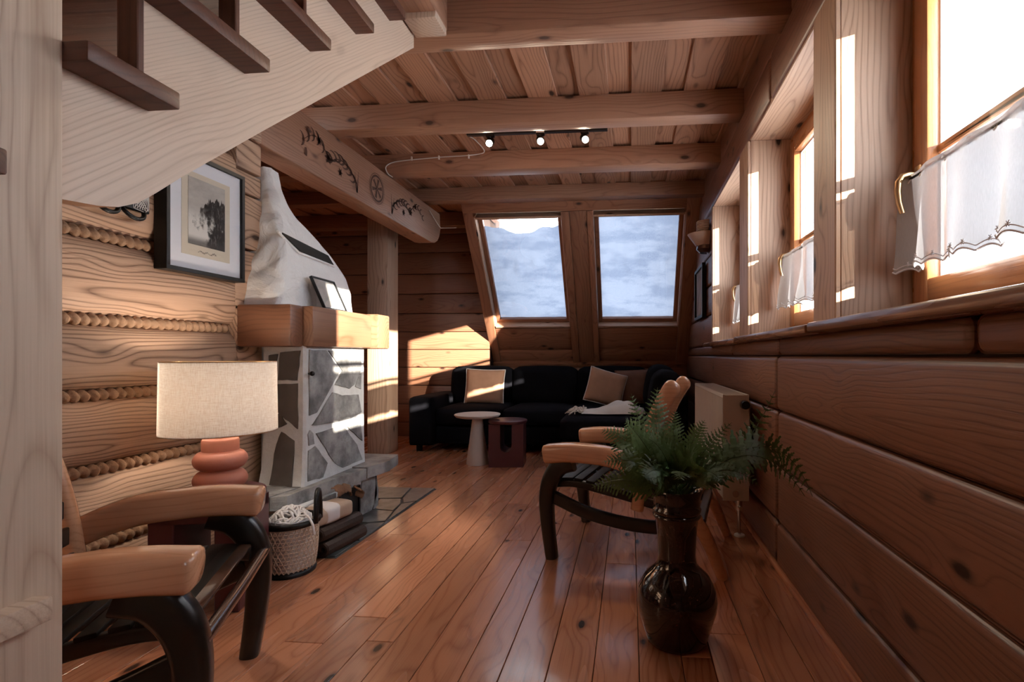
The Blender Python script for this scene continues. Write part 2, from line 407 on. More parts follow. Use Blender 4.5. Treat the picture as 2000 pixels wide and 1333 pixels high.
# ---- sloping roof wall with two skylights
SL = bpy.data.objects.new('wall_slope', None); COL.objects.link(SL); SL['kind'] = 'structure'; SL['label'] = 'sloping pine roof wall holding two skylights above the sofa'
SL.location = (0, YB, .89); SL.rotation_euler = (math.atan2(.796, -.605), 0, 0)
def sp(nm, x0, x1, b0, b1, z0=-.16, z1=0., ax='X', mt='back_pine', bev=.005):
    return plank(nm, SL, mt, (x0, x1, b0, b1, z0, z1), ax, bev, 2)
bm = nb(); box(bm, -1.71, XR+.06, -.05, .57, -.20, -.145); box(bm, -1.71, XR+.06, 1.93, 2.2, -.2, -.15)
box(bm, -1.71, -1.60, .57, 1.93, -.2, -.15); box(bm, .55, XR+.06, .57, 1.93, -.2, -.15); box(bm, -.70, -.37, .57, 1.93, -.2, -.15)
ob('backing', bm, 'seam', SL)
sp('edge_board', -1.72, -1.615, -.02, 2.11, -.14, .0, 'Y'); sp('edge_board', .56, XR+.03, -.02, 2.11, -.14, .02, 'Y')
sp('rafter_board', -.70, -.615, .0, 1.98, -.15, .012, 'Y'); sp('rafter_board', -.613, -.435, .0, 1.98, -.15, .004, 'Y'); sp('rafter_board', -.433, -.37, .0, 1.98, -.15, .014, 'Y')
sp('header_board', -1.71, XR, 1.985, 2.14, -.12, .015); sp('header_board', -1.71, XR, 2.145, 2.30, -.12, .03)
for x0, x1 in ((-1.612, -.703), (-.368, .558)):
    sp('panel_board', x0, x1, .045, .21, -.14, -.01); sp('panel_board', x0, x1, .213, .53, -.14, -.016)
sp('ledge_board', -1.71, XR, -.03, .04, -.12, .03)
def skylight(n, x0, x1, hole, label):
    w = bpy.data.objects.new('window_%d' % n, None); COL.objects.link(w); w['kind'] = 'structure'; w['label'] = label
    w.location = SL.location; w.rotation_euler = SL.rotation_euler
    b0, b1 = .57, 1.91
    for nm, e, ax in (('reveal_board', (x0-.015, x0, b0, b1+.03, -.16, -.005), 'Y'), ('reveal_board', (x1, x1+.015, b0, b1+.03, -.16, -.005), 'Y'), ('reveal_board', (x0, x1, b1, b1+.02, -.16, -.005), 'X'), ('reveal_board', (x0, x1, b0-.02, b0, -.16, -.005), 'X')):
        plank(nm, w, 'jamb_pine', e, ax, .002)
    s = .045
    for nm, e, ax in (('sash_stile', (x0, x0+s, b0, b1, -.15, -.10), 'Y'), ('sash_stile', (x1-s, x1, b0, b1, -.15, -.10), 'Y'), ('sash_rail', (x0+s, x1-s, b0, b0+s, -.15, -.095), 'X'), ('sash_rail', (x0+s, x1-s, b1-s, b1, -.15, -.10), 'X')):
        plank(nm, w, 'back_pine', e, ax, .004)
    bm = nb(); box(bm, x0+s-.005, x1-s+.005, b0+s-.005, b1-s+.005, -.135, -.131); ob('pane', bm, 'glass', w)
    bm = nb(); sw, sb = x1-x0-2*s+.02, b1-b0-2*s+.02
    def f(u, v):
        top = 1. - (hole*(.075 + .07*math.sin(PI*u)**2 + .03*noise.noise((u*6, n, 0))) if hole else 0.)
        vv = v*top
        return (x0+s-.01+u*sw, b0+s-.01+vv*sb, -.139 - .012*abs(noise.noise((u*5, vv*6, n))) - .02*max(0, noise.noise((u*9, vv*9, n+3)))*math.exp(-((vv-.55)/.1)**2))
    sheet(bm, f, 40, 60); ob('snow_cover', bm, 'snow_pane', w, smooth=True)
    return w
skylight(4, -1.60, -.705, 1, 'left skylight partly covered with snow')
skylight(5, -.368, .55, 0, 'right skylight fully covered with snow')
# ---- snowfield outside
bm = nb(); box(bm, -40, 60, -40, 60, -1.4, -1.2); struct('ground', bm, 'snow', 'snow-covered ground outside')
M['carve'] = plain('carve', (.085, .035, .018), .7)
M['mortar_dark'] = plain('mortar_dark', (.10, .10, .098), .8, bumpscale=20, var=.3)
t = NT('slate_floor'); co = t.coord(); n1 = t.noise(co, 8, 5, .65)
M['slate_floor'] = t.done(t.bsdf(t.mix(t.ramp(n1, .3, .7), (.05, .052, .053), (.19, .195, .195)), .38, 0, t.bump(n1, .5, .005)))
# ================================================================== STAIR, FIREPLACE, BEAM, POST
def interp(tab, z):
    if z <= tab[0][0]: return tab[0][1]
    for (a, b), (c, d) in zip(tab, tab[1:]):
        if z <= c: return b + (d-b)*(z-a)/(c-a)
    return tab[-1][1]
# ---- staircase
st = thing('staircase', 'open wooden staircase with pale stringer, dark treads and pale newel post', 'staircase', (-1.0, .7, 0))
S0 = Vector(st.location)
def loc(v): return tuple(Vector(v) - S0)
stepY = [.80, .971, 1.231, 1.505, 1.775, 2.04, 2.30]
under = [1.51, 1.735, 1.955, 2.178, 2.40, 2.56]
up = []
for i, u in enumerate(under): up += [(stepY[i], u), (stepY[i+1], u)]
low = [(2.30, 2.432), (2.27, 2.408), (1.306, 1.606), (1.056, 1.395), (1.0, 1.345), (.96, 1.312), (.92, 1.292), (.88, 1.283), (.80, 1.275)]
bm = nb()
poly = [(0, y, z) for y, z in up + low]
# the stringer's grain runs up its slope: build it in a rotated frame
sa = math.atan2(2.432-1.606, 2.30-1.306)
Rm = Matrix.Rotation(sa, 4, 'X') @ Matrix.Rotation(PI/2, 4, 'Z')
org = Vector((-1.0, 1.5, 1.8)); inv = (Matrix.Translation(org) @ Rm).inverted()
prism(bm, [inv @ Vector((-1.0, p[1], p[2])) for p in poly], (inv.to_3x3() @ Vector((-.04, 0, 0))))
o = ob('stringer', bm, 'ash', st, loc(org)); o.rotation_euler = Rm.to_euler()
def tread(y0, y1, z, x0=-2.0, x1=-.93, mt='tread_wood', t=.036): 
    o = plank('tread', st, mt, (x0-S0.x, x1-S0.x, y0-S0.y, y1-S0.y, z, z+t), 'X', .004, 2); return o
for i in range(1, 6):
    if i > 1: tread(stepY[i-1]-.012 if i > 1 else .797, stepY[i]+.022, under[i-1])
tread(.802, .985, under[0]); tread(2.02, 2.30, 2.60, -2.0, -1.0)
for y0, y1, z, xr, mt in ((.42, .70, 1.275, -.945, 'tread_wood'), (.40, .682, 1.052, -.955, 'tread_wood'), (.40, .685, .832, -.955, 'tread_wood'), (.44, .762, .565, -.945, 'pale_pine')):
    tread(y0, y1, z, -1.5, xr, mt, .04)
for i in range(1, 5):
    plank('riser_block', st, 'tread_wood', (-1.046-S0.x, -.998-S0.x, stepY[i]-.014-S0.y, stepY[i]+.001-S0.y, under[i-1]+.036, under[i]-.001), 'Z', .002)
plank('newel_post', st, 'pale_pine', (-1.14-S0.x, -.975-S0.x, .60-S0.y, .802-S0.y, 0, 2.62), 'Z', .006, 2)
plank('hanging_newel', st, 'pale_pine', (-.99-S0.x, -.842-S0.x, 2.16-S0.y, 2.30-S0.y, 2.475, 3.3), 'Z', .006, 2)
# ---- timber post and carved beam
tp = tag(plank('timber_post', None, 'jamb_pine', (-2.656, -2.44, 4.98, 5.22, 0, 2.66), 'Z', .008, 2), 'square pine post standing between fireplace and sofa arm', 'post')
cb = thing('carved_beam', 'heavy pine beam with dark carved flowers and a rosette', 'beam', (-2.0, 2.5, 2.15))
bm = nb()
L = 2.80
pr = [(0, 0), (2.52, 0), (2.62, .012), (2.70, .05), (2.75, .11), (2.78, .19), (2.76, .35), (0, .35)]
prism(bm, [(a-1.4, 0, b-.175) for a, b in pr], (0, .175, 0), .010, 2)
ob('beam_body', bm, 'beam_pine', cb, (0, 1.4, .175), (0, 0, PI/2), 35)
def stroke(bm, pts, w0, w1=None, n=None):
    """flat tapering stroke incised on the beam face; pts are (along, up)"""
    k = len(pts); L_, R_ = [], []
    for i, (a, b) in enumerate(pts):
        p, q = pts[max(0, i-1)], pts[min(k-1, i+1)]
        d = Vector((q[0]-p[0], q[1]-p[1])); d.normalize() if d.length else None
        w = (w0 + ((w1 if w1 is not None else w0) - w0)*i/(k-1))*.5
        L_.append(bm.verts.new((.0035, a - d.y*w, b + d.x*w))); R_.append(bm.verts.new((.0035, a + d.y*w, b - d.x*w)))
    for i in range(k-1): bm.faces.new((L_[i], R_[i], R_[i+1], L_[i+1]))
def leafcurl(bm, a, b, ang, s, curl=1):
    pts = []
    for i in range(7):
        t_ = i/6; th = ang + curl*t_*1.5
        pts.append((a, b)) if i == 0 else pts.append((pts[-1][0]+math.cos(th)*s/6, pts[-1][1]+math.sin(th)*s/6))
    stroke(bm, pts, .021, .004)
def flower(bm, a, b, r):
    for k in range(6):
        th = k*PI/3; stroke(bm, [(a, b), (a+math.cos(th)*r*.6, b+math.sin(th)*r*.6), (a+math.cos(th)*r, b+math.sin(th)*r)], r*.75, .004)
def spray(a0, sgn):
    bm = nb()
    stem = [(a0+sgn*.34*t_, .07+.17*math.sin(t_*2.2+.3)*.8) for t_ in [i/14 for i in range(15)]]
    stroke(bm, stem, .012, .005)
    for i, (a, b) in enumerate(stem[1::2]):
        leafcurl(bm, a, b, 1.2 if sgn > 0 else 1.9, .092, -sgn); leafcurl(bm, a, b, -1.1 if sgn > 0 else -2.0, .085, sgn)
    flower(bm, a0+sgn*.36, .165, .042); flower(bm, a0+sgn*.22, .12, .03); flower(bm, a0+sgn*.46, .24, .03)
    st2 = [(a0+sgn*(.36+.26*t_), .17+.08*math.sin(t_*3)) for t_ in [i/10 for i in range(11)]]
    stroke(bm, st2, .008, .004)
    for i, (a, b) in enumerate(st2[2::2]):
        leafcurl(bm, a, b, 1.4, .06, -sgn); leafcurl(bm, a, b, -1.2, .055, sgn)
    for da, db in ((0., .1), (.03, .14), (-.02, .16)): stroke(bm, [(a0, .05), (a0+sgn*da*.5, .09), (a0+sgn*da, db+.05)], .015, .004)
    ob('floral_carving', bm, 'carve', cb)
spray(1.10, -1); spray(1.66, 1)
bm = nb()
for k in range(6):
    th = k*PI/3+.26; c0 = (1.40, .175); r = .082
    stroke(bm, [(c0[0]+math.cos(th)*r*q, c0[1]+math.sin(th)*r*q) for q in (.06, .35, .65, .97)], .01, .030)
for r, w in ((.098, .016), (.118, .004)):
    pts = [(1.40+r*math.cos(2*PI*k/28), .175+r*math.sin(2*PI*k/28)) for k in range(29)]; stroke(bm, pts, w)
ob('rosette', bm, 'carve', cb)
bm = nb(); stroke(bm, [(.50, .09), (.505, .115), (.50, .14)], .026, .02); ob('knot', bm, 'carve', cb)
# ---- fireplace
t = NT('slate'); co = t.coord(); rnd = t.rand(); pp = t.vm('ADD', co, t.comb(t.ma('MULTIPLY', rnd, 9.), t.ma('MULTIPLY', rnd, 5.), 0.))
n1 = t.noise(pp, 7, 5, .65); n2 = t.noise(t.vm('MULTIPLY', pp, (9, 9, 30)), 1.5, 4, .6)
c = t.mix(t.ramp(n1, .3, .72), (.13, .13, .13), (.42, .415, .405)); c = t.mix(t.ma('MULTIPLY', t.ramp(n2, .55, .75), .35), c, (.26, .20, .155))
M['slate'] = t.done(t.bsdf(c, .62, 0, t.bump(t.ma('ADD', n1, n2), .5, .006)))
t = NT('dark_slate'); co = t.coord(); n1 = t.noise(co, 9, 5, .65)
M['dark_slate'] = t.done(t.bsdf(t.mix(n1, (.035, .028, .024), (.12, .10, .088)), .6, 0, t.bump(n1, .5, .006)))
t = NT('mortar'); co = t.coord(); n1 = t.noise(co, 18, 5, .7)
M['mortar'] = t.done(t.bsdf(t.mix(n1, (.50, .50, .49), (.80, .80, .79)), .85, 0, t.bump(n1, .8, .008)))
t = NT('plaster'); co = t.coord(); n1 = t.noise(co, 5, 5, .6, .6); vr = t.node('ShaderNodeTexVoronoi', {'Vector': t.vm('MULTIPLY', co, (7, 7, 5)), 'Scale': 1.}, feature='SMOOTH_F1').outputs['Distance']
M['plaster'] = t.done(t.bsdf((.86, .86, .855), .8, 0, t.bump(t.ma('ADD', n1, t.ma('MULTIPLY', vr, .6)), .9, .04)))
M['soot'] = plain('soot', (.012, .011, .010), .8)
M['mantel_wood'] = pine('mantel_wood', (.31, .15, .085), (.15, .06, .03), KN, .4, 40, .6, .6, .2, .25)
M['mantel_dark'] = pine('mantel_dark', (.20, .085, .045), (.10, .038, .02), KN, .4, 40, .6, .6, .2, .1)
M['black_metal'] = plain('black_metal', (.012, .012, .013), .45, .3)
fp = thing('fireplace', 'stone-clad corner fireplace with white plaster hood and timber mantel', 'fireplace', (-1.95, 2.85, 0))
F0 = Vector(fp.location)
def fl(v): return tuple(Vector(v) - F0)
def fobj(nm, bm, mt, smooth=False):
    bmesh.ops.translate(bm, vec=-F0, verts=bm.verts); return ob(nm, bm, mt, fp, smooth=smooth)
bm = nb()   # core in mortar, flaring a little at the foot
def loft(bm, secs):
    rs = [[bm.verts.new(p) for p in s] for s in secs]; n = len(rs[0])
    for A, B_ in zip(rs, rs[1:]):
        for j in range(n): bm.faces.new((A[j], A[(j+1) % n], B_[(j+1) % n], B_[j]))
    bm.faces.new(rs[0][::-1]); bm.faces.new(rs[-1])
secs = []
for z, d in ((.24, .035), (.40, .012), (.60, .002), (1.06, 0)):
    y0, y1, x1 = 2.55-d, 3.155+d*.3, -1.70+d*.2
    secs.append([(-2.6, y0+.09, z), (-1.99-d*.2, y0+.09, z), (-1.93-d*.6, y0, z), (x1-.012, y0, z), (x1, y0+.012, z), (x1, y1-.01, z), (x1-.01, y1, z), (-2.6, y1, z)])
loft(bm, secs); fobj('masonry_core', bm, 'mortar', 30)
def stone(poly, face, mt, t_=.012):
    bm = nb()
    cx = sum(p[0] for p in poly)/len(poly); cz = sum(p[1] for p in poly)/len(poly)
    pts = []
    for i, p in enumerate(poly):       # soften the outline: add waviness along each side
        q = poly[(i+1) % len(poly)]
        for k in range(4):
            f = k/4; a = p[0]+(q[0]-p[0])*f; b = p[1]+(q[1]-p[1])*f
            a += .006*noise.noise((a*22, b*22, 1.7)); b += .006*noise.noise((a*22, b*22, 8.1)); pts.append((a, b))
    if face == 'R': v3 = [(-1.704, a, b) for a, b in pts]; ex = (t_, 0, 0)
    elif face == 'N': v3 = [(a, 2.553 - .035*max(0, .55-b)/.3, b) for a, b in pts]; ex = (0, -t_, 0)
    elif face == 'P': v3 = [(-1.649, a, b) for a, b in pts]; ex = (t_, 0, 0)
    prism(bm, v3, ex); bm.faces.ensure_lookup_table()
    fobj('stone', bm, mt)
RS = [[(2.577, 1.03), (2.724, 1.03), (2.863, .911), (2.643, .692), (2.577, .681)],
 [(2.749, 1.03), (3.10, 1.03), (3.107, .921), (3.023, .819), (2.967, .801), (2.818, .831), (2.891, .91)],
 [(2.792, .792), (2.891, .764), (3.069, .756), (3.107, .641), (2.967, .613), (2.766, .613), (2.60, .625), (2.666, .675)],
 [(2.640, .575), (2.89, .590), (3.05, .446), (3.118, .34), (2.891, .335), (2.80, .39)],
 [(2.570, .495), (2.627, .512), (2.74, .393), (2.699, .323), (2.565, .335)], [(2.585, .6), (2.607, .582), (2.619, .528), (2.575, .522), (2.565, .581)],
 [(2.938, .575), (3.09, .605), (3.115, .46)], [(3.069, .878), (3.102, .887), (3.102, .787), (3.035, .808)]]
for p in RS: stone(p, 'R', 'slate')
NS = [[(-1.837, 1.02), (-1.724, 1.025), (-1.741, .869), (-1.847, .869)], [(-1.897, 1.0), (-1.852, 1.01), (-1.857, .929), (-1.897, .929)],
 [(-1.895, .848), (-1.737, .853), (-1.737, .614), (-1.802, .664), (-1.897, .728)], [(-1.911, .915), (-1.87, .904), (-1.874, .857), (-1.911, .857)],
 [(-1.897, .682), (-1.837, .693), (-1.795, .636), (-1.862, .612), (-1.887, .626)], [(-1.83, .598), (-1.753, .553), (-1.758, .316), (-1.877, .323), (-1.857, .533)]]
for p in NS: stone(p, 'N', 'dark_slate', .010)
bm = nb(); box(bm, -2.2, -1.645, 2.42, 3.22, .009, .245, .01); fobj('plinth', bm, 'mortar')
for p in ([(2.99, .02), (3.13, .015), (3.20, .10), (3.17, .22), (3.02, .235), (2.985, .12)], [(3.19, .23), (3.215, .12), (3.215, .02), (3.15, .015)], [(2.44, .03), (2.60, .02), (2.74, .10), (2.73, .23), (2.46, .23)]): stone(p, 'P', 'slate')
bm = nb(); box(bm, -1.70, -1.637, 2.775, 2.965, .02, .205, .004); fobj('ash_door', bm, 'soot')
bm = nb()
for e in ((2.765, 2.775, .01, .215), (2.965, 2.98, .01, .215)): box(bm, -1.66, -1.631, e[0], e[1], e[2], e[3])
box(bm, -1.66, -1.631, 2.775, 2.965, .205, .215); fobj('ash_door_frame', bm, 'black_metal')
def slab(pts, z0, z1, seed):
    bm = nb(); o2 = []
    for i, p in enumerate(pts):
        q = pts[(i+1) % len(pts)]
        for k in range(5):
            f = k/5; a = p[0]+(q[0]-p[0])*f; b = p[1]+(q[1]-p[1])*f; w = .012*noise.noise((a*14, b*14, seed))
            o2.append((a+w, b+w*.6, z0))
    prism(bm, o2, (0, 0, z1-z0)); fobj('bench_slab', bm, 'slate')
slab([(-1.985, 2.36), (-1.745, 2.33), (-1.705, 2.545), (-1.98, 2.555)], .245, .315, 1)
slab([(-1.735, 2.33), (-1.675, 2.36), (-1.645, 2.62), (-1.60, 2.98), (-1.70, 2.99), (-1.70, 2.57)], .245, .312, 4)
slab([(-1.592, 2.99), (-1.555, 3.20), (-1.59, 3.40), (-1.86, 3.42), (-1.86, 3.17), (-1.70, 3.16), (-1.70, 3.0)], .25, .318, 7)
# timber mantel
def mbeam(e, ax): 
    o = plank('mantel_beam', fp, 'mantel_wood', (e[0]-F0.x, e[1]-F0.x, e[2]-F0.y, e[3]-F0.y, e[4], e[5]), ax, .012, 2); return o
mbeam((-1.998, -1.705, 2.44, 2.545, 1.045, 1.262), 'X').data.materials[0] = M['mantel_dark']; mbeam((-1.83, -1.655, 2.548, 3.165, 1.047, 1.262), 'Y'); mbeam((-2.4, -1.615, 3.168, 3.33, 1.045, 1.268), 'X')
mbeam((-1.95, -1.70, 2.548, 3.165, 1.045, 1.245), 'Y')
# plaster hood
far = [(1.262, (-1.80, 3.211)), (1.403, (-1.81, 3.21)), (1.501, (-1.83, 3.185)), (1.618, (-1.86, 3.065)), (1.738, (-1.90, 2.918)), (1.792, (-1.92, 2.828)), (1.853, (-1.94, 2.785)), (1.936, (-1.96, 2.762)), (2.04, (-1.985, 2.765))]
near = [(1.25, 2.487), (1.318, 2.50), (1.402, 2.528), (1.523, 2.57), (1.665, 2.609), (1.812, 2.635), (2.04, 2.65)]
fx = [(z, p[0]) for z, p in far]; fy = [(z, p[1]) for z, p in far]
bm = nb(); nz = 40; rows = []
for k in range(nz+1):
    z = 1.262 + (2.04-1.262)*k/nz; xr, yf, yn = interp(fx, z), interp(fy, z), interp(near, z)
    if z > 2.0: pass
    path = [(-2.15, yn), (xr-.02, yn), (xr, yn+.02), (xr, yf-.03), (xr-.03, yf), (-2.15, yf)]
    ring = []
    for a, b in zip(path, path[1:]):
        m = max(2, int(math.hypot(b[0]-a[0], b[1]-a[1])/.022)); m = {0: 16, 1: 3, 2: 24, 3: 3, 4: 10}[len(ring) and [16, 19, 43, 46].index(len(ring))+1 if len(ring) in (16, 19, 43, 46) else 0]
        for q in range(m):
            f = q/m; xx, yy = a[0]+(b[0]-a[0])*f, a[1]+(b[1]-a[1])*f
            rough = .016 if yy < yn+.03 else .004
            dv = abs(noise.noise((xx*11, yy*7, z*9)))*rough*1.8 + noise.noise((xx*3, yy*3, z*4))*.006
            ring.append(bm.verts.new((xx + (dv if yy > yn+.015 and yy < yf-.01 else 0), yy - (dv if yy <= yn+.015 else 0), z + (.012*noise.noise((xx*9, yy*9, 0)) if k == nz else 0))))
    rows.append(ring)
for A, B_ in zip(rows, rows[1:]):
    for j in range(len(A)-1): bm.faces.new((A[j], A[j+1], B_[j+1], B_[j]))
bm.faces.new(rows[-1]); fobj('plaster_hood', bm, 'plaster', 60)
# soot door / vent plate let into the hood, knob on the stone
bm = nb()
V = [Vector(p) for p in ((-1.882, 2.60, 1.655), (-1.868, 3.0, 1.608), (-1.845, 3.02, 1.555), (-1.855, 2.72, 1.575))]
nrm = Vector((.86, .1, .45)).normalized()
prism(bm, [v + nrm*.012 for v in V], nrm*.008); fobj('vent_plate', bm, 'soot')
bm = nb(); C_ = sum(V, Vector())/4; pts = [C_ + (v-C_)*1.09 + nrm*.010 for v in V]
tube(bm, pts, .007, 6, closed=True); fobj('vent_frame', bm, 'plaster')
bm = nb(); cyl(bm, (-1.69, 2.565, .905), (-1.672, 2.562, .905), .006); o3 = bmesh.ops.create_uvsphere(bm, u_segments=12, v_segments=8, radius=.013, matrix=Matrix.Translation((-1.668, 2.562, .905))); fobj('damper_knob', bm, 'black_metal', 40)
# ---- hearth paving in front of it
bm = nb(); box(bm, -2.0, -1.44, 2.40, 3.72, -.004, .002); hearth = thing('hearth_paving', 'dark slate hearth slab set into the floor boards', 'hearth', (-1.7, 3.0, 0))
bmesh.ops.translate(bm, vec=(1.7, -3.0, 0), verts=bm.verts); ob('bedding', bm, 'mortar_dark', hearth)
hs = [[(-1.98, 2.41), (-1.74, 2.41), (-1.70, 2.60), (-1.82, 2.72), (-1.98, 2.66)], [(-1.725, 2.41), (-1.45, 2.41), (-1.45, 2.62), (-1.58, 2.66), (-1.69, 2.59)],
      [(-1.68, 2.61), (-1.585, 2.675), (-1.56, 2.86), (-1.70, 2.90), (-1.80, 2.74)], [(-1.565, 2.67), (-1.45, 2.635), (-1.45, 2.93), (-1.54, 2.90)],
      [(-1.70, 2.915), (-1.55, 2.915), (-1.46, 2.95), (-1.50, 3.14), (-1.66, 3.16)], [(-1.49, 3.14), (-1.45, 2.96), (-1.45, 3.36), (-1.52, 3.30)],
      [(-1.66, 3.175), (-1.51, 3.155), (-1.53, 3.31), (-1.58, 3.42), (-1.72, 3.40)], [(-1.57, 3.43), (-1.515, 3.32), (-1.45, 3.375), (-1.45, 3.71), (-1.62, 3.71)],
      [(-1.98, 3.42), (-1.73, 3.415), (-1.585, 3.44), (-1.635, 3.71), (-1.98, 3.71)]]
for p in hs:
    bm = nb(); prism(bm, [(a+1.7, b-3.0, .002) for a, b in p], (0, 0, .006 + RND.random()*.003), .002); ob('paving_stone', bm, 'slate_floor', hearth)
# ================================================================== FURNITURE
def softbox(bm, x0, x1, y0, y1, z0, z1, r=.05, puff=.0, n=8, mat=None):
    h = Vector(((x1-x0)/2, (y1-y0)/2, (z1-z0)/2)); c = Vector(((x0+x1)/2, (y0+y1)/2, (z0+z1)/2)); r = min(r, *h)
    seen = {}
    def V(p):
        k = tuple(round(v, 5) for v in p)
        if k not in seen:
            q = Vector((p[0]*h.x, p[1]*h.y, p[2]*h.z)); inn = Vector((max(-h.x+r, min(h.x-r, q.x)), max(-h.y+r, min(h.y-r, q.y)), max(-h.z+r, min(h.z-r, q.z))))
            d = q - inn
            if d.length > 1e-7: q = inn + d.normalized()*r
            if puff:
                b = [(1-p[0]**2), (1-p[1]**2), (1-p[2]**2)]
                q += Vector((p[0]*b[1]*b[2], p[1]*b[0]*b[2], p[2]*b[0]*b[1]))*puff
            w = c + q
            if mat is not None: w = mat @ w
            seen[k] = bm.verts.new(w)
        return seen[k]
    rr = [-1 + 2*i/n for i in range(n+1)]
    # denser near the borders so the rounding reads
    rr = [math.copysign(abs(v)**.7, v) for v in rr]
    for ax in range(3):
        for s in (-1, 1):
            for i in range(n):
                for j in range(n):
                    q = []
                    for a, b in ((rr[i], rr[j]), (rr[i+1], rr[j]), (rr[i+1], rr[j+1]), (rr[i], rr[j+1])):
                        p = [0, 0, 0]; p[ax] = s; p[(ax+1) % 3] = a; p[(ax+2) % 3] = b; q.append(V(p))
                    try: bm.faces.new(q if s > 0 else q[::-1])
                    except ValueError: pass
def fabric(name, col, rough=.95, scale=220, var=.25, sheen=.0, bs=.35):
    t = NT(name); co = t.coord(); n1 = t.noise(co, scale, 2, .6); n2 = t.noise(co, 9, 3, .5)
    c = t.mix(n2, tuple(v*(1-var) for v in col), tuple(min(1, v*(1+var)) for v in col))
    return t.done(t.bsdf(c, rough, 0, t.bump(n1, bs, .002), Sheen_Weight=sheen, Specular_IOR_Level=.08))
M['sofa_cloth'] = fabric('sofa_cloth', (.0065, .0065, .009), .95, 240, .3, .0)
M['tan_cloth'] = fabric('tan_cloth', (.42, .235, .15), .9, 200, .2)
M['brown_cloth'] = fabric('brown_cloth', (.19, .10, .07), .9, 200, .3)
M['cream_cloth'] = fabric('cream_cloth', (.66, .61, .56), .95, 160, .12)
M['fringe'] = fabric('fringe', (.70, .60, .50), .95, 300, .15)
# ---- corner sofa
so = thing('corner_sofa', 'black fabric corner sofa under the skylights', 'sofa', (-.8, 5.6, 0))
O = Vector(so.location)
def sf(nm, e, r=.05, puff=.01, mt='sofa_cloth', mat=None, n=8):
    bm = nb(); softbox(bm, *e, r, puff, n, mat); bmesh.ops.translate(bm, vec=-O, verts=bm.verts); ob(nm, bm, mt, so, smooth=True)
sf('base', (-2.03, -.60, 5.20, 6.08, .07, .27), .03, 0); sf('base', (-.60, .50, 4.36, 6.28, .07, .27), .03, 0)
sf('armrest', (-2.29, -2.03, 5.12, 6.09, .06, .57), .035, .006)
sf('seat_cushion', (-2.02, -1.32, 5.15, 6.05, .27, .455), .05, .018); sf('seat_cushion', (-1.315, -.615, 5.17, 6.05, .27, .45), .05, .018); sf('seat_cushion', (-.61, .24, 4.33, 6.05, .27, .455), .05, .014)
tl = lambda y, z, a: Matrix.Translation((0, y, z)) @ Matrix.Rotation(a, 4, 'X') @ Matrix.Translation((0, -y, -z))
for x0, x1 in ((-2.08, -1.36), (-1.355, -.60), (-.595, .20)):
    sf('back_cushion', (x0, x1, 5.78, 6.03, .44, .865), .07, .02, mat=tl(5.9, .44, -.08))
sf('back_frame', (-2.10, .50, 6.0, 6.09, .07, .70), .03, 0); sf('side_frame', (.40, .50, 4.36, 6.28, .07, .66), .03, 0)
ty = Matrix.Translation((.3, 0, .44)) @ Matrix.Rotation(.16, 4, 'Y') @ Matrix.Translation((-.3, 0, -.44))
sf('back_cushion', (.14, .40, 5.10, 5.95, .44, .88), .08, .025, mat=ty); sf('back_cushion', (.16, .40, 4.40, 5.08, .44, .85), .08, .025, mat=ty)
for x, y in ((-2.2, 5.2), (-2.2, 6.2), (-.5, 4.45), (.42, 4.45), (-1.2, 5.28), (.4, 6.2)):
    bm = nb(); box(bm, x-.025-O.x, x+.025-O.x, y-.025-O.y, y+.025-O.y, 0, .075, .003); ob('foot', bm, 'black_metal', so)
# ---- pillows
def pillow(label, mt, w, h, t_, loc_, rot, group='throw pillows on the sofa'):
    bm = nb(); n = 18
    def side(s):
        def f(u, v):
            a, b = 2*u-1, 2*v-1
            th = t_*.5*max(0, (1-a**4)*(1-b**4))**.55*(1 + .10*noise.noise((a*2.2, b*2.2, s*3+w*50)))
            sx = 1 - .05*(1-b*b) * abs(a)**3; sy = 1 - .05*(1-a*a)*abs(b)**3
            return (a*w/2*sx, s*th, b*h/2*sy)
        return f
    sheet(bm, side(1), n, n); sheet(bm, side(-1), n, n); bmesh.ops.remove_doubles(bm, verts=bm.verts, dist=.0008)
    r = thing('throw_pillow', label, 'pillow', loc_, 0, group); r.rotation_euler = rot
    ob('cover', bm, mt, r, smooth=True)
    bm = nb(); e = []
    for k in range(80):
        q = k/20; s_ = int(q); f = q-s_; a, b = [(-1+2*f, -1), (1, -1+2*f), (1-2*f, 1), (-1, 1-2*f)][s_]
        sx = 1 - .05*(1-b*b)*abs(a)**3; sy = 1 - .05*(1-a*a)*abs(b)**3
        e.append((a*w/2*sx, .002*math.sin(k*2.1), b*h/2*sy))
    tube(bm, e, .006, 6, closed=True); ob('piping', bm, 'cream_cloth' if mt == 'tan_cloth' else mt, r, smooth=True)
    return r
pillow('tan velvet pillow leaning on the left sofa back, white-edged', 'tan_cloth', .44, .40, .15, (-1.63, 5.66, .648), (-.20, .03, .10))
pillow('tan pillow tilted beside the folded blanket', 'tan_cloth', .42, .38, .15, (-.26, 5.56, .650), (-.24, .28, .22))
pillow('dark brown pillow tucked behind the tilted tan one', 'brown_cloth', .42, .38, .14, (.05, 5.70, .655), (-.2, -.06, -.1))
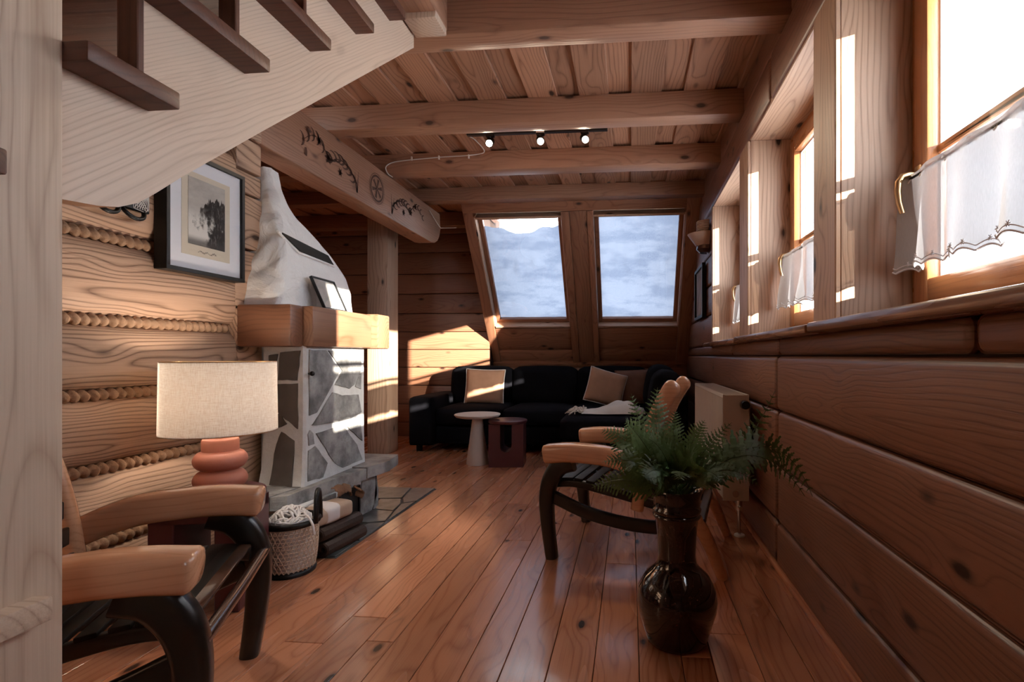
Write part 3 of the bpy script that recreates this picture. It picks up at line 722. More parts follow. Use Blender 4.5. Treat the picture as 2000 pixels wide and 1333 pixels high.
# ---- throw blanket
bl = thing('throw_blanket', 'cream knitted blanket with fringe lying on the black sofa', 'blanket', (-.15, 4.75, .47))
bm = nb()
def f(u, v):
    a, b = 2*u-1, 2*v-1
    hgt = .012 + .085*math.exp(-((a-.25)/.62)**2)*(1-b**4) + .02*noise.noise((a*3, b*2.4, 4)) * (1-b*b) + .012*math.sin(b*7+a*2)*(1-b*b)
    if abs(b) > .96 or abs(a) > .985: hgt = .004
    return (a*.29 + .02*noise.noise((b*3, 1, 2)), b*.16*(1 - .25*(a > 0)*a*a) + .012*math.sin(a*5), max(.004, hgt))
sheet(bm, f, 40, 26); ob('blanket_cloth', bm, 'cream_cloth', bl, smooth=True)
bm = nb()
for k in range(26):
    b = -1 + 2*k/25; x0, y0 = -.285, b*.15; p = [Vector((x0+.02, y0, .03))]
    th = PI + RND.uniform(-.7, .7)
    for q in range(8):
        th += RND.uniform(-.5, .5); p.append(Vector((p[-1].x + .022*math.cos(th), p[-1].y + .022*math.sin(th), max(.006, .045*math.sin((q+1)*.38)*RND.uniform(.5, 1.1)))))
    tube(bm, p, .0042, 5)
ob('fringe', bm, 'fringe', bl, smooth=True)
# ---- white cone table, burgundy arch table
M['stoneware'] = plain('stoneware', (.62, .57, .52), .6, var=.08, bumpscale=60, bumpstr=.1)
M['burgundy'] = plain('burgundy', (.085, .022, .026), .38, var=.25, coat=.2)
wt = thing('round_side_table', 'white round side table with conical foot', 'side table', (-1.40, 4.62, 0))
bm = nb(); lathe(bm, [(.10, 0), (.102, .01), (.075, .20), (.050, .40), (.046, .432)], 40); ob('conical_foot', bm, 'stoneware', wt, smooth=40)
bm = nb(); lathe(bm, [(.165, .430), (.195, .437), (.207, .450), (.210, .458), (.206, .462), (.12, .462), (.02, .462)], 48); ob('table_top', bm, 'stoneware', wt, smooth=40)
bt = thing('arched_side_table', 'burgundy side table with round top and U-shaped cut-out', 'side table', (-1.115, 4.62, 0), .10)
hw, sw = .155, .052
pts = [(-hw, 0), (hw, 0), (hw, .385), (sw, .385), (sw, .20)] + [(sw*math.cos(a), .185 - sw*math.sin(a)) for a in [PI*k/12 for k in range(1, 12)]] + [(-sw, .20), (-sw, .385), (-hw, .385)]
bm = nb(); prism(bm, [(a, -.13, b) for a, b in pts], (0, .26, 0)); ob('arched_body', bm, 'burgundy', bt, smooth=30)
bm = nb(); lathe(bm, [(.165, .384), (.175, .389), (.178, .400), (.176, .412), (.168, .415), (.02, .415)], 48); ob('table_top', bm, 'burgundy', bt, smooth=40)
# ---- armchairs: pale bentwood arms that sweep down into the rear legs, dark slatted seat
M['amber_wood'] = pine('amber_wood', (.60, .31, .175), (.40, .18, .09), (.2, .08, .04), .22, 45, .45, .1, .06, .08, .5)
M['ebony'] = plain('ebony', (.010, .008, .007), .30, var=.3, coat=.15)
M['ebony_slat'] = plain('ebony_slat', (.010, .008, .007), .5, var=.3, spec=.2)
M['dark_brown'] = plain('dark_brown', (.07, .032, .02), .22, var=.3, coat=.4)
def ribbon(bm, path, wid, thick, y, bev=.012, steps=None):
    """a bar following path (x,z) at height normal to it, rectangular with rounded edges; wid along y"""
    k = len(path); secs = []
    for i, (a, b) in enumerate(path):
        p, q = path[max(0, i-1)], path[min(k-1, i+1)]; d = Vector((q[0]-p[0], 0, q[1]-p[1])).normalized(); nrm = Vector((-d.z, 0, d.x))
        w = wid[i] if isinstance(wid, list) else wid; t_ = thick[i] if isinstance(thick, list) else thick
        s = []; e = min(bev, w*.45, t_*.45)
        for sy, sn in ((1, 1), (-1, 1), (-1, -1), (1, -1)):
            for c in range(4):
                an = {(1, 1): 0, (-1, 1): PI/2, (-1, -1): PI, (1, -1): 1.5*PI}[(sy, sn)] + c*PI/6
                s.append(Vector((a, y, b)) + Vector((0, 1, 0))*(sy*(w/2-e) + e*math.cos(an)) + nrm*(sn*(t_/2-e) + e*math.sin(an)))
        secs.append(s)
    rs = [[bm.verts.new(p) for p in s] for s in secs]; n = len(rs[0])
    for A, B_ in zip(rs, rs[1:]):
        for j in range(n): bm.faces.new((A[j], A[(j+1) % n], B_[(j+1) % n], B_[j]))
    bm.faces.new(rs[0][::-1]); bm.faces.new(rs[-1])
def smoothpath(p, n=24):
    k = len(p); out = []
    for i in range(n+1):
        t_ = i/n*(k-1); j = min(int(t_), k-2); f = t_-j
        P = [p[max(0, min(k-1, j+o_))] for o_ in (-1, 0, 1, 2)]
        out.append(tuple(.5*((2*P[1][c]) + (-P[0][c]+P[2][c])*f + (2*P[0][c]-5*P[1][c]+4*P[2][c]-P[3][c])*f*f + (-P[0][c]+3*P[1][c]-3*P[2][c]+P[3][c])*f**3) for c in range(len(P[0]))))
    return out
def armchair():
    r = thing('armchair', 'x', 'armchair', (0, 0, 0), 0, 'slatted bentwood armchairs')
    arm = smoothpath([(.445, .512), (.40, .518), (.34, .525), (.24, .527), (.08, .510), (-.08, .440), (-.22, .335), (-.33, .19), (-.41, .0)], 40)
    na = len(arm)
    for s in (-1, 1):
        bm = nb()
        th = [(.060, .082)[i] if i < 2 else (.092 if i < 20 else .092 - .046*(i-20)/(na-20)) for i in range(na)]
        ribbon(bm, arm, [(.062, .086)[i] if i < 2 else (.094 - .038*max(0, i-12)/(na-12)) for i in range(na)], th, s*.295, .022)
        ob('arm', bm, 'amber_wood', r, smooth=50)
        bm = nb(); lp = smoothpath([(.30, .485), (.365, .455), (.415, .38), (.432, .28), (.425, .15), (.405, .0)], 24)
        ribbon(bm, lp, .062, [.10 - .045*i/24 for i in range(25)], s*.295, .018); ob('front_leg', bm, 'ebony', r, smooth=50)
        bm = nb(); ribbon(bm, smoothpath([(.40, .30), (.22, .235), (0, .20), (-.20, .205), (-.335, .23)], 20), .035, .062, s*.285, .012); ob('side_rail', bm, 'ebony', r, smooth=50)
        bm = nb(); ribbon(bm, smoothpath([(.42, .355), (.30, .365), (.12, .335), (-.05, .30), (-.12, .285)], 20), .030, .04, s*.245, .01); ob('seat_rail', bm, 'ebony', r, smooth=50)
        bm = nb(); bp = smoothpath([(-.01, .26), (-.035, .40), (-.06, .55), (-.10, .70), (-.16, .82), (-.20, .872)], 24)
        ribbon(bm, bp, [.05]*22 + [.045, .038, .028], [.062 + .025*i/24 for i in range(22)] + [.078, .06, .032], s*.245, .02); ob('back_rail', bm, 'amber_wood', r, smooth=50)
    sp_ = smoothpath([(.405, .378), (.30, .388), (.12, .358), (.0, .332)], 27)
    for k in range(9):
        seg = sp_[k*3:k*3+3]
        bm = nb(); a, b = seg[0], seg[2]; ang = math.atan2(b[1]-a[1], b[0]-a[0])
        box(bm, -.0215, .0215, -.258, .258, -.007, .007, .004, 2)
        ob('seat_slat', bm, 'ebony_slat' if k else 'dark_brown', r, ((a[0]+b[0])/2, 0, (a[1]+b[1])/2), (0, -ang, 0), 40)
    for k in range(6):
        z = .40 + k*.075; x = interp([(.26, -.01), (.40, -.035), (.55, -.06), (.70, -.10), (.82, -.16), (.87, -.20)], z)
        bm = nb(); box(bm, x+.005, x+.019, -.225, .225, z-.026, z+.026, .004, 2); ob('back_slat', bm, 'ebony', r)
    bm = nb(); tube(bm, [(.448, -.30, .345), (.452, 0, .345), (.448, .30, .345)], .017, 14); ob('front_rod', bm, 'dark_brown', r, smooth=50)
    bm = nb(); box(bm, -.33, -.29, -.27, .27, .205, .255, .006, 2); ob('rear_stretcher', bm, 'ebony', r)
    return r
a1 = armchair(); a1['label'] = 'dark slatted armchair in the foreground beside the newel post'
d1 = Vector((.905, .426)); c1 = Vector((-1.115, 1.345)) - d1*.43; a1.location = (c1.x, c1.y, 0); a1.rotation_euler = (0, 0, math.atan2(d1.y, d1.x))
a2 = copytree(a1); a2['label'] = 'dark slatted armchair standing between radiator and fern vase'
d2 = Vector((-.978, .208)); c2 = Vector((-.345, 2.80)) - d2*.43; a2.location = (c2.x, c2.y, 0); a2.rotation_euler = (0, 0, math.atan2(d2.y, d2.x))
# ---- lamp table and lamp
lt = thing('lamp_table', 'dark burgundy round table carrying the terracotta lamp', 'side table', (-1.70, 1.95, 0), .25)
bm = nb(); lathe(bm, [(.175, .405), (.187, .41), (.19, .425), (.187, .44), (.175, .445), (.02, .445)], 40); ob('table_top', bm, 'burgundy', lt, smooth=40)
for sx in (-1, 1):
    bm = nb(); box(bm, sx*.115-.045, sx*.115+.045, -.13, .13, 0, .405, .004); ob('panel_leg', bm, 'burgundy', lt)
bm = nb(); box(bm, -.16, .16, -.13, .13, .35, .405, .003); ob('apron', bm, 'burgundy', lt)
M['terracotta'] = plain('terracotta', (.40, .135, .085), .55, var=.10, bumpscale=90, bumpstr=.08)
t = NT('linen'); co = t.coord(); wv = t.ma('ADD', t.noise(t.vm('MULTIPLY', co, (30, 30, 420)), 1, 3, .7), t.noise(t.vm('MULTIPLY', co, (300, 300, 40)), 1, 3, .7))
lc = t.mix(t.ramp(wv, .75, 1.3), (.97, .95, .91), (.72, .65, .585))
dd = t.node('ShaderNodeBsdfDiffuse', {'Color': lc}).outputs[0]; tt = t.node('ShaderNodeBsdfTranslucent', {'Color': lc}).outputs[0]
mx = t.node('ShaderNodeMixShader', {0: .62}); t.put(mx.inputs[1], dd); t.put(mx.inputs[2], tt); M['linen'] = t.done(mx.outputs[0])
tl_ = thing('table_lamp', 'terracotta table lamp with linen drum shade, lit', 'lamp', (-1.69, 1.98, .446))
def bulge(z0, z1, r0, r1, n=9): return [(r0 + (r1-r0)*math.sin(PI*k/n)**.6, z0+(z1-z0)*k/n) for k in range(n+1)]
bm = nb(); lathe(bm, [(.02, 0), (.062, 0)] + bulge(.002, .082, .066, .096) + bulge(.084, .162, .066, .096) + [(.066, .166), (.066, .205), (.062, .210), (.012, .211)], 44); ob('lamp_base', bm, 'terracotta', tl_, smooth=50)
bm = nb(); cyl(bm, (0, 0, .21), (0, 0, .30), .008, n=12); cyl(bm, (0, 0, .28), (0, 0, .33), .016, n=12); ob('lamp_stem', bm, 'brass', tl_, smooth=50)
bm = nb(); R_ = .205; H0, H1 = .240, .528
lathe(bm, [(R_-.003, H0), (R_, H0), (R_-.004, H1), (R_-.007, H1), (R_-.003, H0)], 64, cap=False); sh = ob('lamp_shade', bm, 'linen', tl_, smooth=40)
bm = nb()
for z, r in ((H0, R_-.002), (H1, R_-.006)): tube(bm, [(r*math.cos(2*PI*k/48), r*math.sin(2*PI*k/48), z) for k in range(48)], .0025, 6, closed=True)
for a in (0, 2.09, 4.19): cyl(bm, (.012*math.cos(a), .012*math.sin(a), .326), ((R_-.006)*math.cos(a), (R_-.006)*math.sin(a), H1-.004), .0018, n=6)
ob('shade_ring', bm, 'brass', sh)
bm = nb(); bmesh.ops.create_uvsphere(bm, u_segments=16, v_segments=12, radius=.03, matrix=Matrix.Translation((0, 0, .365)))
M['warm_bulb'] = emit('warm_bulb', (1, .80, .60), 40); ob('bulb', bm, 'warm_bulb', tl_, smooth=True)
ld = bpy.data.lights.new('lamp_glow', 'POINT'); ld.energy = 9; ld.color = (1, .86, .72); ld.shadow_soft_size = .035
lo = bpy.data.objects.new('lamp_glow', ld); COL.objects.link(lo); lo.parent = tl_; lo.location = (0, 0, .43)
# ---- radiator
M['white_enamel'] = plain('white_enamel', (.72, .68, .63), .35)
M['chrome'] = plain('chrome', (.7, .7, .7), .15, 1.0)
ra = thing('radiator', 'white panel radiator mounted on the log wall below the windows', 'radiator', (.58, 3.45, .2))
def rp(nm, fn, mt, smooth=False):
    bm = nb(); fn(bm); bmesh.ops.translate(bm, vec=(-.58, -3.45, -.2), verts=bm.verts); return ob(nm, bm, mt, ra, smooth=smooth)
Y0, Y1 = 2.86, 4.06
def fpan(bm):
    n = 36; prof = []
    for k in range(n):
        y = Y0+.01 + (Y1-Y0-.02)*k/n; w = (Y1-Y0-.02)/n
        prof += [(y, .516), (y+w*.35, .516), (y+w*.45, .508), (y+w*.9, .508)]
    prof.append((Y1-.01, .516))
    a = [bm.verts.new((x, y, .215)) for y, x in prof]; b = [bm.verts.new((x, y, .765)) for y, x in prof]
    for i in range(len(a)-1): bm.faces.new((a[i], a[i+1], b[i+1], b[i]))
rp('front_panel', fpan, 'white_enamel')
rp('body', lambda bm: box(bm, .518, .64, Y0+.004, Y1-.004, .21, .77, .004), 'white_enamel')
rp('end_cover', lambda bm: box(bm, .507, .648, Y0, Y0+.004, .205, .785, .002), 'white_enamel'); rp('end_cover', lambda bm: box(bm, .507, .648, Y1-.004, Y1, .205, .785, .002), 'white_enamel')
def grille(bm):
    box(bm, .507, .517, Y0, Y1, .768, .786); box(bm, .638, .648, Y0, Y1, .768, .786)
    for k in range(48): y = Y0+.012+(Y1-Y0-.024)*k/47; box(bm, .517, .638, y-.004, y+.004, .774, .784)
rp('top_grille', grille, 'white_enamel')
rp('thermostat_valve', lambda bm: (tube(bm, [(.615, Y0, .735), (.615, Y0-.02, .735)], .016, 14), tube(bm, [(.615, Y0-.02, .735), (.615, Y0-.022, .735), (.615, Y0-.05, .735)], [.017, .026, .026], 18)), 'chrome', 40)
rp('thermostat_head', lambda bm: tube(bm, [(.615, Y0-.05, .735), (.615, Y0-.075, .735)], [.024, .022], 18), 'black_metal', 40)
rp('supply_pipe', lambda bm: (tube(bm, [(.60, Y0+.03, .21), (.60, Y0+.03, .12), (.602, Y0+.03, .03), (.605, Y0+.04, .0)], .009, 10), cyl(bm, (.60, Y0+.03, .205), (.60, Y0+.03, .15), .018), cyl(bm, (.60, Y0+.03, .17), (.60, Y0-.02, .17), .010)), 'chrome', 40)
rp('drain_plug', lambda bm: (tube(bm, [(.575, Y0, .245), (.575, Y0-.012, .245)], .018, 16)), 'chrome', 40)
rp('wall_bracket', lambda bm: box(bm, .64, .688, Y0+.15, Y0+.18, .25, .74), 'white_enamel'); rp('wall_bracket', lambda bm: box(bm, .64, .688, Y1-.18, Y1-.15, .25, .74), 'white_enamel')
rp('pipe_collar', lambda bm: lathe(bm, [(.024, .0), (.03, .002), (.028, .010), (.012, .014)], 20, .605, Y0+.04), 'white_enamel', 40)
# ---- vase and fern
t = NT('brown_glaze'); co = t.coord(); n1 = t.noise(co, 90, 4, .7); n2 = t.noise(co, 14, 4, .6)
gc = t.mix(t.ramp(n1, .5, .72), (.007, .0045, .004), (.07, .022, .012)); gc = t.mix(t.ma('MULTIPLY', t.ramp(n2, .5, .7), .5), gc, (.016, .008, .006))
M['brown_glaze'] = t.done(t.bsdf(gc, .10, 0, None, Coat_Weight=.6, Coat_Roughness=.04))
va = thing('floor_vase', 'tall glazed dark brown vase with round belly holding fern fronds', 'vase', (.165, 1.83, 0))
prof = [(.085, 0), (.104, .004), (.108, .015), (.122, .06), (.137, .11), (.141, .145), (.135, .185), (.112, .225), (.085, .25), (.069, .268), (.066, .30), (.069, .37), (.075, .425), (.083, .435), (.084, .442), (.079, .447), (.085, .455), (.085, .463), (.080, .468), (.083, .50), (.090, .528), (.088, .533), (.080, .525), (.070, .45), (.058, .30), (.05, .27)]
bm = nb(); lathe(bm, prof, 56); ob('vase_body', bm, 'brown_glaze', va, smooth=60)
t = NT('fern'); co = t.coord(); n1 = t.noise(co, 25, 3, .6); gcol = t.mix(n1, (.042, .092, .030), (.15, .205, .075)); gcol = t.mix(t.ma('MULTIPLY', t.rand(), .55), gcol, (.028, .05, .022))
pb = t.bsdf(gcol, .42); trl = t.node('ShaderNodeBsdfTranslucent', {'Color': (.10, .18, .04)}).outputs[0]
mx = t.node('ShaderNodeMixShader', {0: .22}); t.put(mx.inputs[1], pb); t.put(mx.inputs[2], trl); M['fern'] = t.done(mx.outputs[0])
fe = thing('fern_bunch', 'arching green fern fronds standing in the brown vase', 'fern', (.165, 1.83, .50))
def frond(tip, mid, wmax, seed, base=(0, 0, 0)):
    r = random.Random(seed); bm = nb()
    b0 = Vector(base); m = Vector(mid); e = Vector(tip); n = 22
    P = [b0*(1-t_)**2 + m*2*t_*(1-t_) + e*t_*t_ for t_ in [i/n for i in range(n+1)]]
    tube(bm, P, [.0034*(1-.75*i/n) for i in range(n+1)], 5)
    up = Vector((.1, -.75, .65)).normalized()
    for i in range(5, n):
        t_ = i/n; d = (P[i+1]-P[i]).normalized(); side = d.cross(up)
        if side.length < .1: side = Vector((1, 0, 0))
        side.normalize(); nrm = side.cross(d).normalized()
        w = wmax*math.sin(min(1, (t_-.10)/.30)*PI/2)**.8 * (1-t_)**.62*1.35
        for s in (-1, 1):
            L = w*(1+r.uniform(-.15, .15)); ax = (side*s + d*(.28+.35*t_) + nrm*r.uniform(-.15, .2)).normalized(); wd = L*.40; pn = nrm.cross(ax).normalized()
            o = P[i]; k = 6; top, bot = [], []
            for q in range(k+1):
                f = q/k; cen = o + ax*L*f + nrm*(-L*.18*f*f); hw = wd*.5*(1-f)**.75*(1. if q % 2 else .52)*(f > 0 or .6)
                top.append(bm.verts.new(cen + pn*hw + ax*(wd*.2 if q % 2 else 0))); bot.append(bm.verts.new(cen - pn*hw + ax*(wd*.2 if q % 2 else 0)))
            for q in range(k): bm.faces.new((top[q], top[q+1], bot[q+1], bot[q]))
    ob('frond', bm, 'fern', fe)
for k, (tip, mid) in enumerate([((-.30, -.02, .03), (-.16, 0, .10)), ((-.27, .10, .22), (-.14, .05, .20)), ((-.26, -.06, .13), (-.12, -.02, .17)), ((-.16, .06, .36), (-.12, .04, .20)), ((-.06, .12, .38), (-.09, .06, .22)), ((-.18, -.10, .28), (-.12, -.05, .22)),
      ((.0, .06, .30), (-.02, .03, .2)), ((.10, .02, .27), (.03, 0, .18)), ((-.10, -.10, .22), (-.03, -.06, .18)), ((.05, -.12, .18), (.03, -.06, .16)), ((.20, .05, .26), (.08, .02, .16)),
      ((.37, .12, .37), (.24, .05, .10)), ((.48, .05, .0), (.34, .02, .36)), ((.43, -.02, .02), (.26, -.02, .30)), ((.27, -.06, .06), (.15, -.04, .18)), ((.30, .10, .20), (.16, .05, .16)), ((-.20, .10, .08), (-.10, .05, .16)), ((.0, -.16, .10), (0, -.09, .16)), ((.14, -.12, .08), (.08, -.06, .17)), ((-.12, -.14, .10), (-.06, -.08, .16))]):
    frond(tip, mid, .074 + .014*math.sin(k*1.7), k+3, (.02*math.cos(k), .02*math.sin(k), 0))
# ================================================================== SMALLER THINGS
# ---- cafe curtains
t = NT('voile'); co = t.coord(); o3 = t.xyz(co); wv = t.noise(t.vm('MULTIPLY', co, (500, 500, 60)), 1, 2, .6)
vc = t.mix(wv, (.72, .72, .73), (.95, .95, .96))
d1_ = t.node('ShaderNodeBsdfDiffuse', {'Color': vc}).outputs[0]; d2_ = t.node('ShaderNodeBsdfTranslucent', {'Color': t.mix(1., vc, (.085, .085, .092), 'MULTIPLY')}).outputs[0]; d3_ = t.node('ShaderNodeBsdfTransparent', {'Color': (1, 1, 1)}).outputs[0]
m1 = t.node('ShaderNodeMixShader', {0: .42}); t.put(m1.inputs[1], d1_); t.put(m1.inputs[2], d2_)
m2 = t.node('ShaderNodeMixShader', {0: .06}); t.put(m2.inputs[1], m1.outputs[0]); t.put(m2.inputs[2], d3_); M['voile'] = t.done(m2.outputs[0])
M['lace'] = plain('lace', (.82, .82, .86), .9, bumpscale=300, bumpstr=.5)
def curtain(a, b, label, seed):
    x0, zt, zb = .865, 1.565, 1.262
    r = thing('cafe_curtain', label, 'curtain', (x0, (a+b)/2, zb), 0, 'white cafe curtains in the windows'); y0, y1 = a+.07, b-.055; W_ = y1-y0
    def fold(y, v):
        u = (y-y0)/W_; amp = .006 + .020*(1-v)
        return amp*(math.sin(u*34+seed) + .6*math.sin(u*19+seed*2.1) + .5*noise.noise((u*9, seed, v*1.5))) - .010*(1-v)
    N, K = 150, 22; bm = nb(); ym = (a+b)/2
    def pos(u, v):
        y = y0 + W_*u; sc = (1-v)**1 * .012*math.sin(u*3+seed)
        z = zb + (zt-zb)*v
        if v == 0: z += .012*abs(math.sin(u*W_*PI/.045)) - .004
        return (fold(y, v), y + (.018*(u-.5)*(1-v)) - ym, z - zb)
    sheet(bm, pos, N, K); ob('fabric', bm, 'voile', r, smooth=True)
    bm = nb()          # embroidered scallop border
    for off, w in ((.010, .0022), (.022, .0016)):
        pts = []
        for i in range(N*2+1):
            u = i/(N*2); p = pos(u, 0 if off < .012 else .06); z = off + .012*abs(math.sin(u*W_*PI/.045)) - .010
            pts.append((p[0]-.002, p[1], z))
        tube(bm, pts, w, 4)
    for i in range(int(W_/.045)):
        u = (i+.5)*.045/W_; p = pos(u, .09)
        for k in range(6): q = (p[0]-.003, p[1]+.008*math.cos(k*PI/3), .027+.008*math.sin(k*PI/3)); tube(bm, [(p[0]-.003, p[1], .027), q], .0013, 4)
    ob('lace_border', bm, 'lace', r)
    bm = nb(); tube(bm, [(.012, y0-.02-ym, zt-.012-zb), (.010, y1+.015-ym, zt-.012-zb)], .004, 8)
    ob('rod', bm, 'black_metal', r, smooth=True)
    bm = nb()
    for s in (y0-.015, y1+.01): box(bm, .008, .042, s-.004-ym, s+.004-ym, zt-.017-zb, zt-.007-zb)
    ob('rod_bracket', bm, 'brass', r)
    n = 15
    for k in range(n):
        y = y0 + W_*(k+.5)/n - ym; bm = nb(); fx_ = fold(y0 + W_*(k+.5)/n, 1)
        tube(bm, [(.010 + .013*math.cos(2*PI*j/12)*.5, y + .013*math.sin(2*PI*j/12)*.35, zt-.012-zb + .013*math.cos(2*PI*j/12)) for j in range(12)], .0018, 5, closed=True); ob('ring', bm, 'white_enamel', r, smooth=True)
for (a, b), l, s in zip(W, ('white lace-edged cafe curtain in the nearest window', 'white lace-edged cafe curtain in the middle window', 'white lace-edged cafe curtain in the farthest window'), (1.3, 3.1, 5.2)): curtain(a, b, l, s)
# ---- framed mountain photograph
M['mat_board'] = plain('mat_board', (.80, .81, .86), .9); M['cream_paper'] = plain('cream_paper', (.70, .62, .50), .9)
t = NT('mountain_print'); co = t.coord(); o3 = t.xyz(co)      # local: y across 0..1, z up 0..1 (unit print)
jag = t.noise(t.comb(t.ma('MULTIPLY', o3[1], 11.), 3.3, 0.), 1., 5, .7); jag2 = t.noise(t.comb(t.ma('MULTIPLY', o3[1], 30.), 7.3, 0.), 1., 3, .7)
hump = t.ramp(o3[1], .12, .62); ridge = t.ma('ADD', t.ma('ADD', .42, t.ma('MULTIPLY', hump, .34)), t.ma('ADD', t.ma('MULTIPLY', t.ma('SUBTRACT', jag, .5), .30), t.ma('MULTIPLY', t.ma('SUBTRACT', jag2, .5), .12)))
rock = t.ramp(t.ma('SUBTRACT', ridge, o3[2]), 0., .012)
tex = t.noise(t.comb(0., t.ma('MULTIPLY', o3[1], 16.), t.ma('MULTIPLY', o3[2], 6.)), 1., 5, .7)
rc = t.mix(t.ramp(tex, .5, .72), (.012, .012, .012), (.30, .28, .26))
fog = t.noise(t.comb(0., t.ma('MULTIPLY', o3[1], 3.5), t.ma('MULTIPLY', o3[2], 4.5)), 1., 5, .6)
fm = t.ma('MULTIPLY', t.ramp(t.ma('ADD', fog, t.ma('MULTIPLY', t.ma('SUBTRACT', .5, o3[1]), .5)), .44, .60), t.ramp(o3[2], .62, .36))
sky = t.mix(t.noise(t.comb(0., t.ma('MULTIPLY', o3[1], 2.), t.ma('MULTIPLY', o3[2], 5.)), 1., 4, .6), (.25, .23, .21), (.72, .68, .62))
pc = t.mix(rock, sky, rc); pc = t.mix(fm, pc, (.75, .72, .67)); pc = t.mix(t.ma('MULTIPLY', t.ramp(o3[2], .16, .04), .8), pc, (.05, .05, .05))
M['mountain_print'] = t.done(t.bsdf(pc, .8))
pf = thing('framed_photograph', 'black-framed mountain photograph hanging on the left log wall', 'picture', (-1.997, 2.205, 1.635))
fw, fh, fd = .44, .535, .060
bm = nb(); tk = .018
for e in ((-fw/2, fw/2, -fh/2, -fh/2+tk), (-fw/2, fw/2, fh/2-tk, fh/2), (-fw/2, -fw/2+tk, -fh/2+tk, fh/2-tk), (fw/2-tk, fw/2, -fh/2+tk, fh/2-tk)): box(bm, 0, fd, e[0], e[1], e[2], e[3], .001)
ob('picture_frame', bm, 'black_metal', pf)
bm = nb(); box(bm, .03, .046, -fw/2+tk, fw/2-tk, -fh/2+tk, fh/2-tk); ob('mat_board', bm, 'mat_board', pf)
bm = nb(); box(bm, .046, .0475, -.135, .135, -.185, .19); ob('mount_paper', bm, 'cream_paper', pf)
bm = nb(); box(bm, .05, .0508, 0, 1, 0, 1); o = ob('print', bm, 'mountain_print', pf, (-.0015, -.103, -.135)); o.scale = (1, .206, .30)
bm = nb(); xx = -.05
for k in range(13):
    z0 = -.163 + .004*math.sin(k*1.3); stroke_ = [(.0482, xx, z0-.003), (.0482, xx+.003, z0+.005*abs(math.sin(k*2.7))), (.0482, xx+.006, z0-.003)]; tube(bm, stroke_, .0007, 4); xx += .008
ob('caption', bm, 'black_metal', pf)
bm = nb(); box(bm, .0525, .054, -fw/2+tk, fw/2-tk, -fh/2+tk, fh/2-tk); ob('glass', bm, 'glass', pf)
# ---- coat rack
rk = thing('coat_rack', 'black metal coat rack with loop hooks on the left wall', 'coat rack', (-1.992, 1.75, 1.57))
bm = nb(); box(bm, 0, .020, -.32, .195, .012, .10, .004); ob('back_bar', bm, 'black_metal', rk)
for y in (-.25, -.115, .02, .125):
    bm = nb(); pts = [(.014 + .02*math.sin(a), y - .045*math.cos(a), .018 - .042*math.sin(a)) for a in [PI*k/12 for k in range(13)]]; tube(bm, pts, .0085, 8); ob('hook', bm, 'black_metal', rk, smooth=True)
bm = nb()
for k in range(6):
    tube(bm, [(.022, .125+k*.011, .022), (.022, .17+k*.0 if k < 0 else min(.185, .125+k*.011+.05), .09)], .0016, 4); tube(bm, [(.022, .185-k*.011, .022), (.022, max(.125, .185-k*.011-.05), .09)], .0016, 4)
for e in ((.122, .020, .122, .095), (.122, .020, .17, .014), (.17, .014, .187, .03), (.187, .03, .187, .095)): tube(bm, [(.022, e[0], e[1]), (.022, e[2], e[3])], .0018, 4)
ob('lattice_panel', bm, 'white_enamel', rk)
# ---- small leaning frame on the mantel
lf = thing('leaning_frame', 'small thin black frame leaning on the hood above the mantel', 'picture frame', (-1.70, 2.84, 1.264)); lf.rotation_euler = (0, -.42, .05)
bm = nb(); w_, h_ = .245, .20
for e in ((-w_/2, w_/2, 0, .007), (-w_/2, w_/2, h_-.007, h_), (-w_/2, -w_/2+.007, .007, h_-.007), (w_/2-.007, w_/2, .007, h_-.007)): box(bm, -.012, .004, e[0], e[1], e[2], e[3])
ob('picture_frame', bm, 'black_metal', lf)
M['gray_print'] = plain('gray_print', (.55, .54, .52), .9, var=.5, varscale=9)
bm = nb(); box(bm, -.008, -.005, -w_/2+.006, w_/2-.006, .006, h_-.006); ob('print', bm, 'gray_print', lf)
bm = nb(); box(bm, -.002, 0, -w_/2+.006, w_/2-.006, .006, h_-.006); ob('glass', bm, 'glass', lf)
# ---- cane basket with white cord
M['cane'] = plain('cane', (.60, .47, .35), .6, var=.2)
bk = thing('cane_basket', 'woven cane basket with black rim and loop handles', 'basket', (-1.570, 2.245, 0)); RB, HB = .118, .235
bm = nb(); n = 34
for k in range(n):
    for s in (1, -1):
        a0 = 2*PI*k/n; tube(bm, [((RB - .02*(1-z/HB)**3)*math.cos(a0+s*z*4.2), (RB - .02*(1-z/HB)**3)*math.sin(a0+s*z*4.2), z) for z in [HB*q/9 for q in range(10)]], .0024, 4)
for q in range(1, 14):
    z = HB*q/14; r = RB - .02*(1-z/HB)**3; tube(bm, [(r*math.cos(2*PI*k/30), r*math.sin(2*PI*k/30), z) for k in range(30)], .0022, 4, closed=True)
o = ob('cane_weave', bm, 'cane', bk); o['kind'] = 'stuff'
for nm, z, r in (('rim', HB, RB+.002), ('base_band', .012, RB-.018)):
    bm = nb(); tube(bm, [(r*math.cos(2*PI*k/40), r*math.sin(2*PI*k/40), z) for k in range(40)], .011, 8, closed=True, flat=1.3); ob(nm, bm, 'black_metal', bk, smooth=True)
bm = nb(); lathe(bm, [(.02, .004), (RB-.022, .004), (RB-.012, .10), (RB-.008, HB-.02), (RB-.012, HB-.02), (RB-.03, .02), (.02, .02)], 30); ob('lining', bm, 'cream_cloth', bk, smooth=40)
for s in (.35, .35+PI):
    bm = nb(); c_ = Vector((RB*math.cos(s), RB*math.sin(s), HB)); tg = Vector((-math.sin(s), math.cos(s), 0))
    tube(bm, [c_ + tg*(.045*math.cos(a)) + Vector((0, 0, -.01 + .145*math.sin(a))) for a in [PI*k/16 for k in range(17)]], .011, 8); ob('handle', bm, 'black_metal', bk, smooth=True)
